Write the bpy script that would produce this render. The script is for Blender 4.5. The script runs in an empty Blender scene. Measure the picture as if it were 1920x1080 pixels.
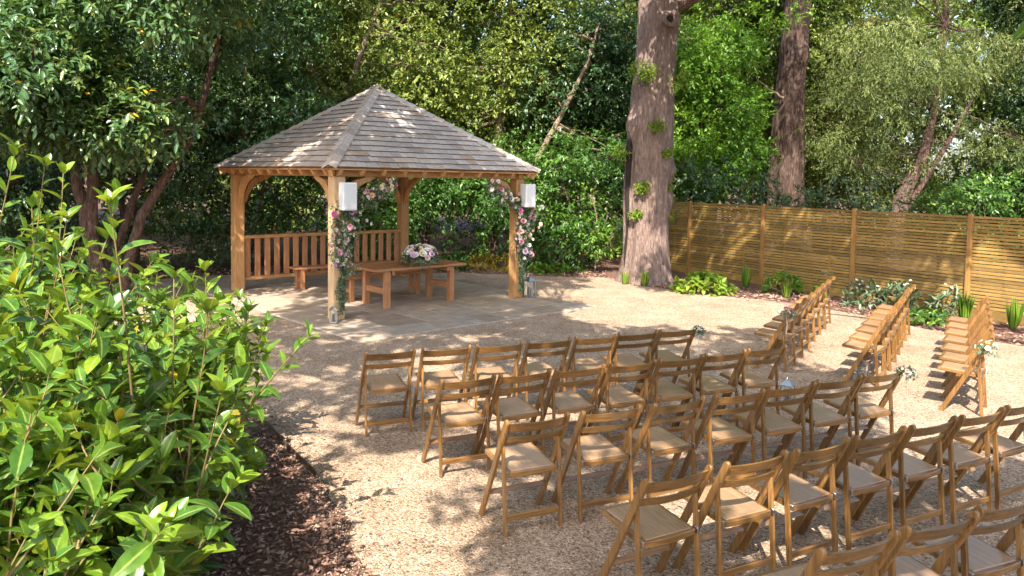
import bpy, bmesh, math, random
import numpy as np
from mathutils import Vector, Matrix, noise as mnoise

R = math.radians
sc = bpy.context.scene
COL = sc.collection
random.seed(7)
RNG = np.random.default_rng(11)

# ------------------------------------------------------------------ camera
cam_d = bpy.data.cameras.new('camera')
cam = bpy.data.objects.new('camera', cam_d)
COL.objects.link(cam)
sc.camera = cam
CAM_H, PITCH, ROLL = 2.342, 0.05734, 0.01544
cp, sp = math.cos(PITCH), math.sin(PITCH)
_w = Vector((0, cp, -sp)); _r = Vector((1, 0, 0)); _u = Vector((0, sp, cp))
_r2 = _r * math.cos(ROLL) + _u * math.sin(ROLL)
_u2 = _u * math.cos(ROLL) - _r * math.sin(ROLL)
m = Matrix((_r2, _u2, -_w)).transposed().to_4x4()
m.translation = Vector((0, 0, CAM_H))
cam.matrix_world = m
cam_d.sensor_fit = 'HORIZONTAL'
cam_d.sensor_width = 36
cam_d.lens = 1452.1 / 1920 * 36
cam_d.shift_y = -(540 - 418.1) / 1920
cam_d.clip_start = 0.05
cam_d.clip_end = 600

# ------------------------------------------------------------------ light
SUN_AZ = R(80)            # direction in which shadows fall, from +X
SUN_EL = R(47)
world = bpy.data.worlds.new('World')
sc.world = world
world.use_nodes = True
wn = world.node_tree.nodes
wl = world.node_tree.links
bg = wn['Background']
sky = wn.new('ShaderNodeTexSky')
sky.sky_type = 'NISHITA'
sky.sun_disc = False
sky.sun_elevation = SUN_EL
sky.sun_rotation = R(190)
sky.air_density = 1.0
sky.dust_density = 3.0
wl.new(sky.outputs[0], bg.inputs[0])
bg.inputs[1].default_value = 0.15
sun_d = bpy.data.lights.new('sun', 'SUN')
sun_d.energy = 4.1
sun_d.angle = R(0.5)
sun_d.color = (1.0, 0.91, 0.79)
sun = bpy.data.objects.new('sun', sun_d)
COL.objects.link(sun)
S = Vector((-math.cos(SUN_AZ) * math.cos(SUN_EL), -math.sin(SUN_AZ) * math.cos(SUN_EL), math.sin(SUN_EL)))
sun.rotation_euler = S.to_track_quat('Z', 'Y').to_euler()
sun.location = (-4, -10, 20)
sc.view_settings.view_transform = 'Standard'
sc.view_settings.look = 'None'
sc.view_settings.exposure = 1.8
sc.view_settings.gamma = 1.0
sc.view_settings.use_curve_mapping = False
sc.render.engine = 'CYCLES'
sc.cycles.use_denoising = True
sc.cycles.max_bounces = 7
sc.cycles.diffuse_bounces = 4
sc.cycles.transmission_bounces = 5
sc.cycles.sample_clamp_indirect = 6.0
sc.cycles.caustics_reflective = False
sc.cycles.caustics_refractive = False

# ------------------------------------------------------------------ materials
def new_mat(name):
    mt = bpy.data.materials.new(name)
    mt.use_nodes = True
    nt = mt.node_tree
    return mt, nt.nodes, nt.links, nt.nodes['Principled BSDF']

def ramp(n, stops, interp='LINEAR'):
    r = n.new('ShaderNodeValToRGB')
    r.color_ramp.interpolation = interp
    e = r.color_ramp.elements
    while len(e) < len(stops):
        e.new(0.5)
    for k, (p, c) in enumerate(stops):
        e[k].position = p
        e[k].color = (*c, 1)
    return r

def wood(name, c1, c2, axis='Z', rough=0.45, coat=0.0, vary=0.25, grain=1.0, knots=False):
    """grain streaks along AXIS in object space, tone changes from piece to piece"""
    mt, n, l, p = new_mat(name)
    tc = n.new('ShaderNodeTexCoord')
    oi = n.new('ShaderNodeObjectInfo')
    add = n.new('ShaderNodeVectorMath'); add.operation = 'ADD'
    mul = n.new('ShaderNodeVectorMath'); mul.operation = 'SCALE'
    l.new(oi.outputs['Random'], mul.inputs['Scale'])
    mul.inputs[0].default_value = (37, 53, 71)
    l.new(tc.outputs['Object'], add.inputs[0]); l.new(mul.outputs[0], add.inputs[1])
    mp = n.new('ShaderNodeMapping')
    s = [70 * grain] * 3
    s['XYZ'.index(axis)] = 4 * grain
    mp.inputs['Scale'].default_value = s
    l.new(add.outputs[0], mp.inputs[0])
    nz = n.new('ShaderNodeTexNoise'); nz.inputs['Scale'].default_value = 1.0
    nz.inputs['Detail'].default_value = 4; nz.inputs['Distortion'].default_value = 0.6
    l.new(mp.outputs[0], nz.inputs['Vector'])
    r = ramp(n, [(0.3, c1), (0.7, c2)])
    l.new(nz.outputs['Fac'], r.inputs[0])
    nb = n.new('ShaderNodeTexNoise'); nb.inputs['Scale'].default_value = 5; nb.inputs['Detail'].default_value = 3
    l.new(add.outputs[0], nb.inputs['Vector'])
    hsv = n.new('ShaderNodeHueSaturation')
    v = n.new('ShaderNodeMath'); v.operation = 'MULTIPLY_ADD'
    v.inputs[1].default_value = vary * 2; v.inputs[2].default_value = 1 - vary
    l.new(oi.outputs['Random'], v.inputs[0])
    v2 = n.new('ShaderNodeMath'); v2.operation = 'MULTIPLY_ADD'
    v2.inputs[1].default_value = 0.5; v2.inputs[2].default_value = -0.25
    l.new(nb.outputs['Fac'], v2.inputs[0])
    v3 = n.new('ShaderNodeMath'); v3.operation = 'ADD'
    l.new(v.outputs[0], v3.inputs[0]); l.new(v2.outputs[0], v3.inputs[1])
    l.new(v3.outputs[0], hsv.inputs['Value'])
    l.new(r.outputs[0], hsv.inputs['Color'])
    l.new(hsv.outputs[0], p.inputs['Base Color'])
    rr = n.new('ShaderNodeMath'); rr.operation = 'MULTIPLY_ADD'
    rr.inputs[1].default_value = 0.25; rr.inputs[2].default_value = rough - 0.12
    l.new(nz.outputs['Fac'], rr.inputs[0]); l.new(rr.outputs[0], p.inputs['Roughness'])
    p.inputs['Coat Weight'].default_value = coat
    p.inputs['Coat Roughness'].default_value = 0.22
    b = n.new('ShaderNodeBump'); b.inputs['Strength'].default_value = 0.25; b.inputs['Distance'].default_value = 0.002
    l.new(nz.outputs['Fac'], b.inputs['Height']); l.new(b.outputs[0], p.inputs['Normal'])
    return mt

def leaf_mat(name, stops, rough=0.4, trans=0.3, spec=0.5, tcol=(0.25, 0.4, 0.03), rib=False):
    """stops: leaf colours over the per-leaf attribute 'tone'"""
    mt, n, l, p = new_mat(name)
    at = n.new('ShaderNodeAttribute'); at.attribute_name = 'tone'
    r = ramp(n, stops)
    l.new(at.outputs['Fac'], r.inputs[0])
    col = r.outputs[0]
    if rib:
        tc = n.new('ShaderNodeTexCoord')
        nz = n.new('ShaderNodeTexNoise'); nz.inputs['Scale'].default_value = 26; nz.inputs['Detail'].default_value = 4
        ge = n.new('ShaderNodeNewGeometry'); l.new(ge.outputs['Position'], nz.inputs['Vector'])
        mr = ramp(n, [(0.3, (0.62, 0.68, 0.6)), (0.55, (1, 1, 1)), (0.72, (1.25, 1.15, 0.9))])
        l.new(nz.outputs['Fac'], mr.inputs[0])
        m1 = n.new('ShaderNodeMix'); m1.data_type = 'RGBA'; m1.blend_type = 'MULTIPLY'; m1.inputs[0].default_value = 1
        l.new(col, m1.inputs[6]); l.new(mr.outputs[0], m1.inputs[7])
        ar = n.new('ShaderNodeAttribute'); ar.attribute_name = 'rib'
        rr = ramp(n, [(0.84, (0, 0, 0)), (0.95, (0.6, 0.6, 0.6))])
        l.new(ar.outputs['Fac'], rr.inputs[0])
        m2 = n.new('ShaderNodeMix'); m2.data_type = 'RGBA'
        l.new(rr.outputs[0], m2.inputs[0]); l.new(m1.outputs[2], m2.inputs[6]); m2.inputs[7].default_value = (0.38, 0.45, 0.12, 1)
        col = m2.outputs[2]
        bp = n.new('ShaderNodeBump'); bp.inputs['Strength'].default_value = 0.25; bp.inputs['Distance'].default_value = 0.01
        l.new(nz.outputs['Fac'], bp.inputs['Height']); l.new(bp.outputs[0], p.inputs['Normal'])
    l.new(col, p.inputs['Base Color'])
    p.inputs['Roughness'].default_value = rough
    p.inputs['Specular IOR Level'].default_value = spec
    tr = n.new('ShaderNodeBsdfTranslucent')
    mx = n.new('ShaderNodeMix'); mx.data_type = 'RGBA'; mx.blend_type = 'MULTIPLY'; mx.inputs[0].default_value = 1
    g = n.new('ShaderNodeMix'); g.data_type = 'RGBA'; g.inputs[0].default_value = 0.5
    l.new(col, g.inputs[6]); g.inputs[7].default_value = (*tcol, 1)
    l.new(g.outputs[2], tr.inputs[0])
    ms = n.new('ShaderNodeMixShader'); ms.inputs[0].default_value = trans
    out = n['Material Output']
    l.new(p.outputs[0], ms.inputs[1]); l.new(tr.outputs[0], ms.inputs[2])
    l.new(ms.outputs[0], out.inputs[0])
    return mt

def plain(name, c, rough=0.5, metal=0.0, vary=0.0, spec=0.5):
    mt, n, l, p = new_mat(name)
    p.inputs['Roughness'].default_value = rough
    p.inputs['Metallic'].default_value = metal
    p.inputs['Specular IOR Level'].default_value = spec
    nz = n.new('ShaderNodeTexNoise'); nz.inputs['Scale'].default_value = 14; nz.inputs['Detail'].default_value = 5
    tc = n.new('ShaderNodeTexCoord'); l.new(tc.outputs['Object'], nz.inputs['Vector'])
    d = tuple(x * (1 - vary) for x in c); e = tuple(min(1, x * (1 + vary)) for x in c)
    r = ramp(n, [(0.3, d), (0.7, e)])
    l.new(nz.outputs['Fac'], r.inputs[0]); l.new(r.outputs[0], p.inputs['Base Color'])
    return mt

def gravel_mat():
    mt, n, l, p = new_mat('gravel')
    tc = n.new('ShaderNodeTexCoord')
    vo = n.new('ShaderNodeTexVoronoi'); vo.inputs['Scale'].default_value = 80
    vo2 = n.new('ShaderNodeTexVoronoi'); vo2.inputs['Scale'].default_value = 40
    for v in (vo, vo2):
        l.new(tc.outputs['Object'], v.inputs['Vector'])
    sep = n.new('ShaderNodeSeparateColor'); l.new(vo.outputs['Color'], sep.inputs[0])
    r = ramp(n, [(0.0, (0.13, 0.085, 0.05)), (0.15, (0.30, 0.205, 0.137)), (0.5, (0.435, 0.32, 0.228)), (0.8, (0.52, 0.405, 0.305)), (1.0, (0.62, 0.54, 0.45))])
    l.new(sep.outputs[0], r.inputs[0])
    sep2 = n.new('ShaderNodeSeparateColor'); l.new(vo2.outputs['Color'], sep2.inputs[0])
    r2 = ramp(n, [(0.0, (0.62, 0.58, 0.52)), (0.3, (0.92, 0.9, 0.86)), (1.0, (1.0, 0.98, 0.95))])
    l.new(sep2.outputs[1], r2.inputs[0])
    mx = n.new('ShaderNodeMix'); mx.data_type = 'RGBA'; mx.blend_type = 'MULTIPLY'; mx.inputs[0].default_value = 0.8
    l.new(r.outputs[0], mx.inputs[6]); l.new(r2.outputs[0], mx.inputs[7])
    nz = n.new('ShaderNodeTexNoise'); nz.inputs['Scale'].default_value = 1.7; nz.inputs['Detail'].default_value = 7; nz.inputs['Roughness'].default_value = 0.6
    l.new(tc.outputs['Object'], nz.inputs['Vector'])
    r3 = ramp(n, [(0.32, (0.72, 0.69, 0.66)), (0.62, (1.0, 1.0, 1.0))])
    l.new(nz.outputs['Fac'], r3.inputs[0])
    mx2 = n.new('ShaderNodeMix'); mx2.data_type = 'RGBA'; mx2.blend_type = 'MULTIPLY'; mx2.inputs[0].default_value = 1
    l.new(mx.outputs[2], mx2.inputs[6]); l.new(r3.outputs[0], mx2.inputs[7])
    l.new(mx2.outputs[2], p.inputs['Base Color'])
    p.inputs['Roughness'].default_value = 0.85
    p.inputs['Specular IOR Level'].default_value = 0.25
    b = n.new('ShaderNodeBump'); b.inputs['Strength'].default_value = 0.9; b.inputs['Distance'].default_value = 0.012
    inv = n.new('ShaderNodeMath'); inv.operation = 'SUBTRACT'; inv.inputs[0].default_value = 1
    l.new(vo.outputs['Distance'], inv.inputs[1])
    l.new(inv.outputs[0], b.inputs['Height']); l.new(b.outputs[0], p.inputs['Normal'])
    return mt

def soil_mat(name, a, b_, c, scale=30):
    mt, n, l, p = new_mat(name)
    tc = n.new('ShaderNodeTexCoord')
    nz = n.new('ShaderNodeTexNoise'); nz.inputs['Scale'].default_value = scale; nz.inputs['Detail'].default_value = 8
    nz.inputs['Roughness'].default_value = 0.75
    l.new(tc.outputs['Object'], nz.inputs['Vector'])
    r = ramp(n, [(0.3, a), (0.5, b_), (0.7, c)])
    l.new(nz.outputs['Fac'], r.inputs[0]); l.new(r.outputs[0], p.inputs['Base Color'])
    p.inputs['Roughness'].default_value = 0.95; p.inputs['Specular IOR Level'].default_value = 0.15
    b = n.new('ShaderNodeBump'); b.inputs['Strength'].default_value = 1; b.inputs['Distance'].default_value = 0.03
    l.new(nz.outputs['Fac'], b.inputs['Height']); l.new(b.outputs[0], p.inputs['Normal'])
    return mt

def bark_mat(name, c1, c2, c3, sc_=9):
    mt, n, l, p = new_mat(name)
    tc = n.new('ShaderNodeTexCoord')
    mp = n.new('ShaderNodeMapping'); mp.inputs['Scale'].default_value = (1, 1, 0.2)
    l.new(tc.outputs['Object'], mp.inputs[0])
    nz = n.new('ShaderNodeTexNoise'); nz.inputs['Scale'].default_value = sc_ * 3.4; nz.inputs['Detail'].default_value = 9; nz.inputs['Roughness'].default_value = 0.62
    nz.inputs['Distortion'].default_value = 0.8
    l.new(mp.outputs[0], nz.inputs['Vector'])
    n2 = n.new('ShaderNodeTexNoise'); n2.inputs['Scale'].default_value = 1.6; n2.inputs['Detail'].default_value = 4
    l.new(tc.outputs['Object'], n2.inputs['Vector'])
    r = ramp(n, [(0.32, c1), (0.5, c2), (0.72, c3)])
    l.new(nz.outputs['Fac'], r.inputs[0])
    hv = n.new('ShaderNodeHueSaturation')
    vv = n.new('ShaderNodeMath'); vv.operation = 'MULTIPLY_ADD'; vv.inputs[1].default_value = 0.7; vv.inputs[2].default_value = 0.65
    l.new(n2.outputs['Fac'], vv.inputs[0]); l.new(vv.outputs[0], hv.inputs['Value']); l.new(r.outputs[0], hv.inputs['Color'])
    l.new(hv.outputs[0], p.inputs['Base Color'])
    p.inputs['Roughness'].default_value = 0.9; p.inputs['Specular IOR Level'].default_value = 0.2
    b = n.new('ShaderNodeBump'); b.inputs['Strength'].default_value = 1.0; b.inputs['Distance'].default_value = 0.06
    l.new(nz.outputs['Fac'], b.inputs['Height']); l.new(b.outputs[0], p.inputs['Normal'])
    return mt

def glass_mat():
    mt, n, l, p = new_mat('lantern_glass')
    p.inputs['Base Color'].default_value = (0.9, 0.95, 0.95, 1)
    p.inputs['Roughness'].default_value = 0.05
    p.inputs['Transmission Weight'].default_value = 0.9
    p.inputs['IOR'].default_value = 1.2
    return mt

def stone_mat():
    mt, n, l, p = new_mat('sandstone_slab')
    tc = n.new('ShaderNodeTexCoord'); oi = n.new('ShaderNodeObjectInfo')
    r = ramp(n, [(0.0, (0.29, 0.23, 0.175)), (0.3, (0.37, 0.285, 0.21)), (0.55, (0.36, 0.305, 0.25)), (0.8, (0.43, 0.33, 0.24)), (1.0, (0.33, 0.295, 0.26))])
    l.new(oi.outputs['Random'], r.inputs[0])
    nz = n.new('ShaderNodeTexNoise'); nz.inputs['Scale'].default_value = 4; nz.inputs['Detail'].default_value = 8
    l.new(tc.outputs['Object'], nz.inputs['Vector'])
    r2 = ramp(n, [(0.3, (0.72, 0.7, 0.68)), (0.7, (1.1, 1.08, 1.05))])
    l.new(nz.outputs['Fac'], r2.inputs[0])
    mx = n.new('ShaderNodeMix'); mx.data_type = 'RGBA'; mx.blend_type = 'MULTIPLY'; mx.inputs[0].default_value = 1
    l.new(r.outputs[0], mx.inputs[6]); l.new(r2.outputs[0], mx.inputs[7]); l.new(mx.outputs[2], p.inputs['Base Color'])
    p.inputs['Roughness'].default_value = 0.7
    b = n.new('ShaderNodeBump'); b.inputs['Strength'].default_value = 0.5; b.inputs['Distance'].default_value = 0.01
    l.new(nz.outputs['Fac'], b.inputs['Height']); l.new(b.outputs[0], p.inputs['Normal'])
    return mt

def shingle_mat():
    mt, n, l, p = new_mat('cedar_shingle')
    tc = n.new('ShaderNodeTexCoord'); oi = n.new('ShaderNodeObjectInfo')
    r = ramp(n, [(0.0, (0.40, 0.345, 0.305)), (0.35, (0.53, 0.475, 0.43)), (0.7, (0.60, 0.55, 0.51)), (0.9, (0.60, 0.50, 0.41)), (1.0, (0.46, 0.34, 0.24))])
    l.new(oi.outputs['Random'], r.inputs[0])
    mp = n.new('ShaderNodeMapping'); mp.inputs['Scale'].default_value = (40, 3, 3)
    l.new(tc.outputs['Object'], mp.inputs[0])
    nz = n.new('ShaderNodeTexNoise'); nz.inputs['Scale'].default_value = 1; nz.inputs['Detail'].default_value = 5
    l.new(mp.outputs[0], nz.inputs['Vector'])
    n3 = n.new('ShaderNodeTexNoise'); n3.inputs['Scale'].default_value = 2.3; n3.inputs['Detail'].default_value = 5
    l.new(tc.outputs['Object'], n3.inputs['Vector'])
    r2 = ramp(n, [(0.3, (0.78, 0.75, 0.73)), (0.7, (1.1, 1.1, 1.1))])
    l.new(nz.outputs['Fac'], r2.inputs[0])
    r3 = ramp(n, [(0.32, (0.78, 0.70, 0.63)), (0.5, (1.02, 1.02, 1.04))])
    l.new(n3.outputs['Fac'], r3.inputs[0])
    mx = n.new('ShaderNodeMix'); mx.data_type = 'RGBA'; mx.blend_type = 'MULTIPLY'; mx.inputs[0].default_value = 1
    l.new(r.outputs[0], mx.inputs[6]); l.new(r2.outputs[0], mx.inputs[7])
    mx2 = n.new('ShaderNodeMix'); mx2.data_type = 'RGBA'; mx2.blend_type = 'MULTIPLY'; mx2.inputs[0].default_value = 1
    l.new(mx.outputs[2], mx2.inputs[6]); l.new(r3.outputs[0], mx2.inputs[7])
    l.new(mx2.outputs[2], p.inputs['Base Color'])
    p.inputs['Roughness'].default_value = 0.62
    b = n.new('ShaderNodeBump'); b.inputs['Strength'].default_value = 0.4; b.inputs['Distance'].default_value = 0.004
    l.new(nz.outputs['Fac'], b.inputs['Height']); l.new(b.outputs[0], p.inputs['Normal'])
    return mt

MAT = {}
CH1, CH2 = (0.115, 0.054, 0.015), (0.27, 0.138, 0.041)
for ax in 'XYZ':
    MAT['chair' + ax] = wood('varnished_chair_wood_' + ax.lower(), CH1, CH2, ax, 0.32, 0.5, 0.24)
    MAT['oak' + ax] = wood('gazebo_timber_' + ax.lower(), (0.34, 0.165, 0.06), (0.56, 0.31, 0.125), ax, 0.6, 0, 0.14)
    MAT['bench' + ax] = wood('bench_timber_' + ax.lower(), (0.30, 0.125, 0.05), (0.48, 0.225, 0.095), ax, 0.5, 0, 0.12)
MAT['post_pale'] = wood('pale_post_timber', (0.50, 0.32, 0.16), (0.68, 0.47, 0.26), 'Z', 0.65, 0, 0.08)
MAT['seat'] = wood('seat_panel_wood', (0.25, 0.15, 0.08), (0.38, 0.24, 0.14), 'Y', 0.34, 0.5, 0.16)
MAT['slat'] = wood('fence_slat_timber', (0.19, 0.113, 0.027), (0.35, 0.22, 0.06), 'X', 0.7, 0, 0.3)
MAT['fpost'] = wood('fence_post_timber', (0.22, 0.115, 0.033), (0.36, 0.195, 0.058), 'Z', 0.65, 0, 0.1)
MAT['gravel'] = gravel_mat()
MAT['soil'] = soil_mat('woodland_soil', (0.035, 0.022, 0.014), (0.09, 0.055, 0.035), (0.19, 0.12, 0.08), 16)
MAT['bed'] = soil_mat('bark_bed', (0.06, 0.035, 0.026), (0.16, 0.09, 0.066), (0.29, 0.175, 0.13), 26)
MAT['stone'] = stone_mat()
MAT['grout'] = plain('patio_joint', (0.42, 0.38, 0.33), 0.9, 0, 0.2)
MAT['shingle'] = shingle_mat()
MAT['butt'] = plain('raw_shaded_shingle_butt', (0.19, 0.12, 0.08), 0.8, 0, 0.3)  # unweathered end grain, darkened to put the shadow line under each course
MAT['metal'] = plain('steel', (0.55, 0.56, 0.58), 0.3, 1.0)
MAT['edging'] = plain('rusty_steel_edging', (0.12, 0.08, 0.06), 0.6, 0.4, 0.3)
MAT['speaker'] = plain('white_speaker_shell', (0.80, 0.81, 0.83), 0.35, 0, 0.02)
MAT['grille'] = plain('pale_speaker_grille', (0.70, 0.71, 0.74), 0.6, 0, 0.04)
MAT['candle'] = plain('candle_wax', (0.85, 0.82, 0.74), 0.5)
MAT['glass'] = glass_mat()
MAT['ribbon'] = plain('pale_ribbon', (0.65, 0.66, 0.68), 0.5)
MAT['bark_oak'] = bark_mat('oak_bark', (0.10, 0.068, 0.056), (0.22, 0.155, 0.13), (0.34, 0.26, 0.225), 9)
MAT['bark_dark'] = bark_mat('dark_bark', (0.04, 0.026, 0.02), (0.11, 0.07, 0.055), (0.22, 0.15, 0.12), 8)
MAT['bark_red'] = bark_mat('red_bark', (0.07, 0.035, 0.024), (0.18, 0.095, 0.065), (0.34, 0.22, 0.165), 6)
MAT['bark_mix'] = bark_mat('shaggy_bark', (0.025, 0.016, 0.013), (0.075, 0.048, 0.038), (0.18, 0.125, 0.10), 5)
MAT['bark_pale'] = bark_mat('pale_bark', (0.13, 0.095, 0.065), (0.24, 0.18, 0.125), (0.36, 0.29, 0.21), 10)
MAT['stem'] = plain('green_brown_stem', (0.16, 0.12, 0.045), 0.7, 0, 0.4)
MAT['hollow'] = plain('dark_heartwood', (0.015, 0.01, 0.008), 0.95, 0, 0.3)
YEL = (0.55, 0.33, 0.02)
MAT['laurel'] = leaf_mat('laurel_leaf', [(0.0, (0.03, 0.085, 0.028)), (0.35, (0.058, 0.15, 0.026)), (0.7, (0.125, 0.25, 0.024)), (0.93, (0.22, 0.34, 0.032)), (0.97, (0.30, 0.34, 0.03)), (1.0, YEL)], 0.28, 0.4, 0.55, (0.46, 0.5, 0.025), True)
MAT['ltree'] = leaf_mat('laurel_tree_leaf', [(0.0, (0.035, 0.095, 0.045)), (0.5, (0.07, 0.155, 0.055)), (0.85, (0.14, 0.215, 0.055)), (0.965, (0.21, 0.25, 0.05)), (0.985, (0.38, 0.28, 0.02)), (1.0, YEL)], 0.3, 0.25, 0.6, (0.2, 0.3, 0.03))
MAT['mid'] = leaf_mat('holm_leaf', [(0.0, (0.05, 0.09, 0.022)), (0.5, (0.12, 0.175, 0.032)), (0.9, (0.25, 0.29, 0.06)), (1.0, (0.38, 0.38, 0.10))], 0.38, 0.3, 0.5, (0.28, 0.34, 0.04))
MAT['dark'] = leaf_mat('evergreen_leaf', [(0.0, (0.025, 0.06, 0.026)), (0.6, (0.055, 0.115, 0.038)), (1.0, (0.13, 0.19, 0.06))], 0.34, 0.22, 0.5, (0.12, 0.22, 0.03))
MAT['bright'] = leaf_mat('fresh_leaf', [(0.0, (0.06, 0.15, 0.02)), (0.6, (0.13, 0.26, 0.028)), (1.0, (0.25, 0.37, 0.045))], 0.42, 0.4, 0.4, (0.3, 0.5, 0.03))
MAT['yew'] = leaf_mat('yew_needle', [(0.0, (0.035, 0.065, 0.022)), (0.45, (0.13, 0.175, 0.05)), (1.0, (0.33, 0.36, 0.12))], 0.55, 0.3, 0.3, (0.28, 0.34, 0.08))
MAT['holly'] = leaf_mat('blue_green_leaf', [(0.0, (0.04, 0.08, 0.04)), (0.6, (0.09, 0.145, 0.075)), (1.0, (0.22, 0.28, 0.19))], 0.3, 0.2, 0.6, (0.15, 0.25, 0.08))
MAT['shrub'] = leaf_mat('shrub_leaf', [(0.0, (0.03, 0.085, 0.02)), (0.5, (0.07, 0.17, 0.03)), (0.9, (0.15, 0.26, 0.04)), (1.0, (0.26, 0.34, 0.06))], 0.33, 0.3, 0.5, (0.22, 0.38, 0.03))
MAT['lime'] = leaf_mat('lime_leaf', [(0.0, (0.10, 0.20, 0.02)), (0.6, (0.19, 0.30, 0.03)), (1.0, (0.36, 0.42, 0.05))], 0.45, 0.4, 0.4, (0.4, 0.5, 0.04))
MAT['euca'] = leaf_mat('eucalyptus_leaf', [(0.0, (0.05, 0.10, 0.04)), (0.5, (0.10, 0.16, 0.08)), (1.0, (0.28, 0.33, 0.24))], 0.5, 0.25, 0.4, (0.2, 0.3, 0.1))
MAT['fernyel'] = leaf_mat('yellow_fern', [(0.0, (0.2, 0.18, 0.02)), (1.0, (0.45, 0.33, 0.04))], 0.5, 0.4, 0.4, (0.5, 0.4, 0.03))
MAT['stones'] = leaf_mat('loose_stone', [(0.0, (0.12, 0.08, 0.05)), (0.3, (0.36, 0.26, 0.17)), (0.7, (0.5, 0.38, 0.27)), (1.0, (0.66, 0.58, 0.47))], 0.8, 0.0, 0.3)
MAT['chips'] = leaf_mat('bark_chip', [(0.0, (0.08, 0.046, 0.035)), (0.5, (0.24, 0.14, 0.105)), (0.85, (0.38, 0.245, 0.19)), (1.0, (0.52, 0.39, 0.29))], 0.85, 0.0, 0.2)
for nm, c in dict(pink=(0.78, 0.36, 0.45), blush=(0.85, 0.62, 0.58), white=(0.85, 0.83, 0.76), cream=(0.82, 0.70, 0.48), peach=(0.85, 0.48, 0.27), magenta=(0.70, 0.17, 0.45), lilac=(0.72, 0.5, 0.68)).items():
    MAT[nm] = plain(nm + '_petal', c, 0.6, 0, 0.12, 0.3)

# ------------------------------------------------------------------ helpers
def obj(name, mesh, mat=None, parent=None, loc=None, rotz=None):
    o = bpy.data.objects.new(name, mesh)
    COL.objects.link(o)
    if mat is not None and mesh is not None and not mesh.materials:
        mesh.materials.append(mat)
    if parent is not None:
        o.parent = parent
    if loc is not None:
        o.location = loc
    if rotz is not None:
        o.rotation_euler = (0, 0, rotz)
    return o

def tag(o, label, cat, group=None, kind=None):
    if label: o['label'] = label
    if cat: o['category'] = cat
    if group: o['group'] = group
    if kind: o['kind'] = kind
    return o

def thing(name, label, cat, loc=(0, 0, 0), rotz=0.0, group=None):
    o = bpy.data.objects.new(name, None)
    o.empty_display_size = 0.2
    COL.objects.link(o)
    o.location = loc
    o.rotation_euler = (0, 0, rotz)
    return tag(o, label, cat, group)

def struct(o, label=None, cat=None):
    o['kind'] = 'structure'
    if label: o['label'] = label
    if cat: o['category'] = cat
    return o

def bm_mesh(name, bm):
    me = bpy.data.meshes.new(name)
    bm.normal_update()
    bm.to_mesh(me); bm.free()
    return me

def add_box(bm, c, s, rot=None, bev=0.0):
    """box of size s centred on c, optionally turned by a 3x3 matrix"""
    r = bmesh.ops.create_cube(bm, size=1.0)
    vs = r['verts']
    for v in vs:
        q = Vector((v.co.x * s[0], v.co.y * s[1], v.co.z * s[2]))
        v.co = (rot @ q if rot is not None else q) + Vector(c)
    if bev > 0:
        es = list({e for v in vs for e in v.link_edges})
        bmesh.ops.bevel(bm, geom=es, offset=bev, segments=1, affect='EDGES', profile=0.7)

def box_mesh(name, c, s, rot=None, bev=0.004):
    bm = bmesh.new(); add_box(bm, c, s, rot, bev)
    return bm_mesh(name, bm)

def beam_rot(a, b, up=Vector((0, 0, 1))):
    z = (Vector(b) - Vector(a)).normalized()
    x = up.cross(z)
    if x.length < 1e-4:
        x = Vector((1, 0, 0))
    x.normalize(); y = z.cross(x)
    return Matrix((x, y, z)).transposed()

def beam_mesh(name, a, b, wx, wy, bev=0.004, up=Vector((0, 0, 1))):
    a, b = Vector(a), Vector(b)
    return box_mesh(name, (a + b) / 2, (wx, wy, (b - a).length), beam_rot(a, b, up), bev)

def prism_mesh(name, poly, axis, d0, d1, bev=0.0):
    """polygon extruded from d0 to d1 along AXIS ('X': poly is (y,z); 'Y': (x,z); 'Z': (x,y))"""
    bm = bmesh.new()
    def pt(p, d):
        return {'X': (d, p[0], p[1]), 'Y': (p[0], d, p[1]), 'Z': (p[0], p[1], d)}[axis]
    a = [bm.verts.new(pt(p, d0)) for p in poly]
    b = [bm.verts.new(pt(p, d1)) for p in poly]
    bm.faces.new(a); bm.faces.new(b[::-1])
    k = len(poly)
    for i in range(k):
        bm.faces.new((a[i], b[i], b[(i + 1) % k], a[(i + 1) % k]))
    bmesh.ops.recalc_face_normals(bm, faces=bm.faces)
    if bev:
        bmesh.ops.bevel(bm, geom=list(bm.edges), offset=bev, segments=1, affect='EDGES')
    return bm_mesh(name, bm)

def np_mesh(name, V, quads=None, tris=None, tone=None, rib=None):
    """fast mesh from numpy arrays"""
    me = bpy.data.meshes.new(name)
    V = np.asarray(V, np.float32).reshape(-1, 3)
    loops, starts, tot = [], [], 0
    if quads is not None and len(quads):
        q = np.asarray(quads, np.int32).reshape(-1, 4)
        loops.append(q.ravel()); starts.append(np.arange(len(q)) * 4); tot = q.size
    if tris is not None and len(tris):
        t = np.asarray(tris, np.int32).reshape(-1, 3)
        loops.append(t.ravel()); starts.append(tot + np.arange(len(t)) * 3)
    loops = np.concatenate(loops).astype(np.int32); starts = np.concatenate(starts).astype(np.int32)
    me.vertices.add(len(V)); me.vertices.foreach_set('co', V.ravel())
    me.loops.add(len(loops)); me.loops.foreach_set('vertex_index', loops)
    me.polygons.add(len(starts)); me.polygons.foreach_set('loop_start', starts)
    if tone is not None:
        a = me.attributes.new('tone', 'FLOAT', 'POINT')
        a.data.foreach_set('value', np.asarray(tone, np.float32))
    if rib is not None:
        a = me.attributes.new('rib', 'FLOAT', 'POINT')
        a.data.foreach_set('value', np.asarray(rib, np.float32))
    me.update(calc_edges=True)
    return me

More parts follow.
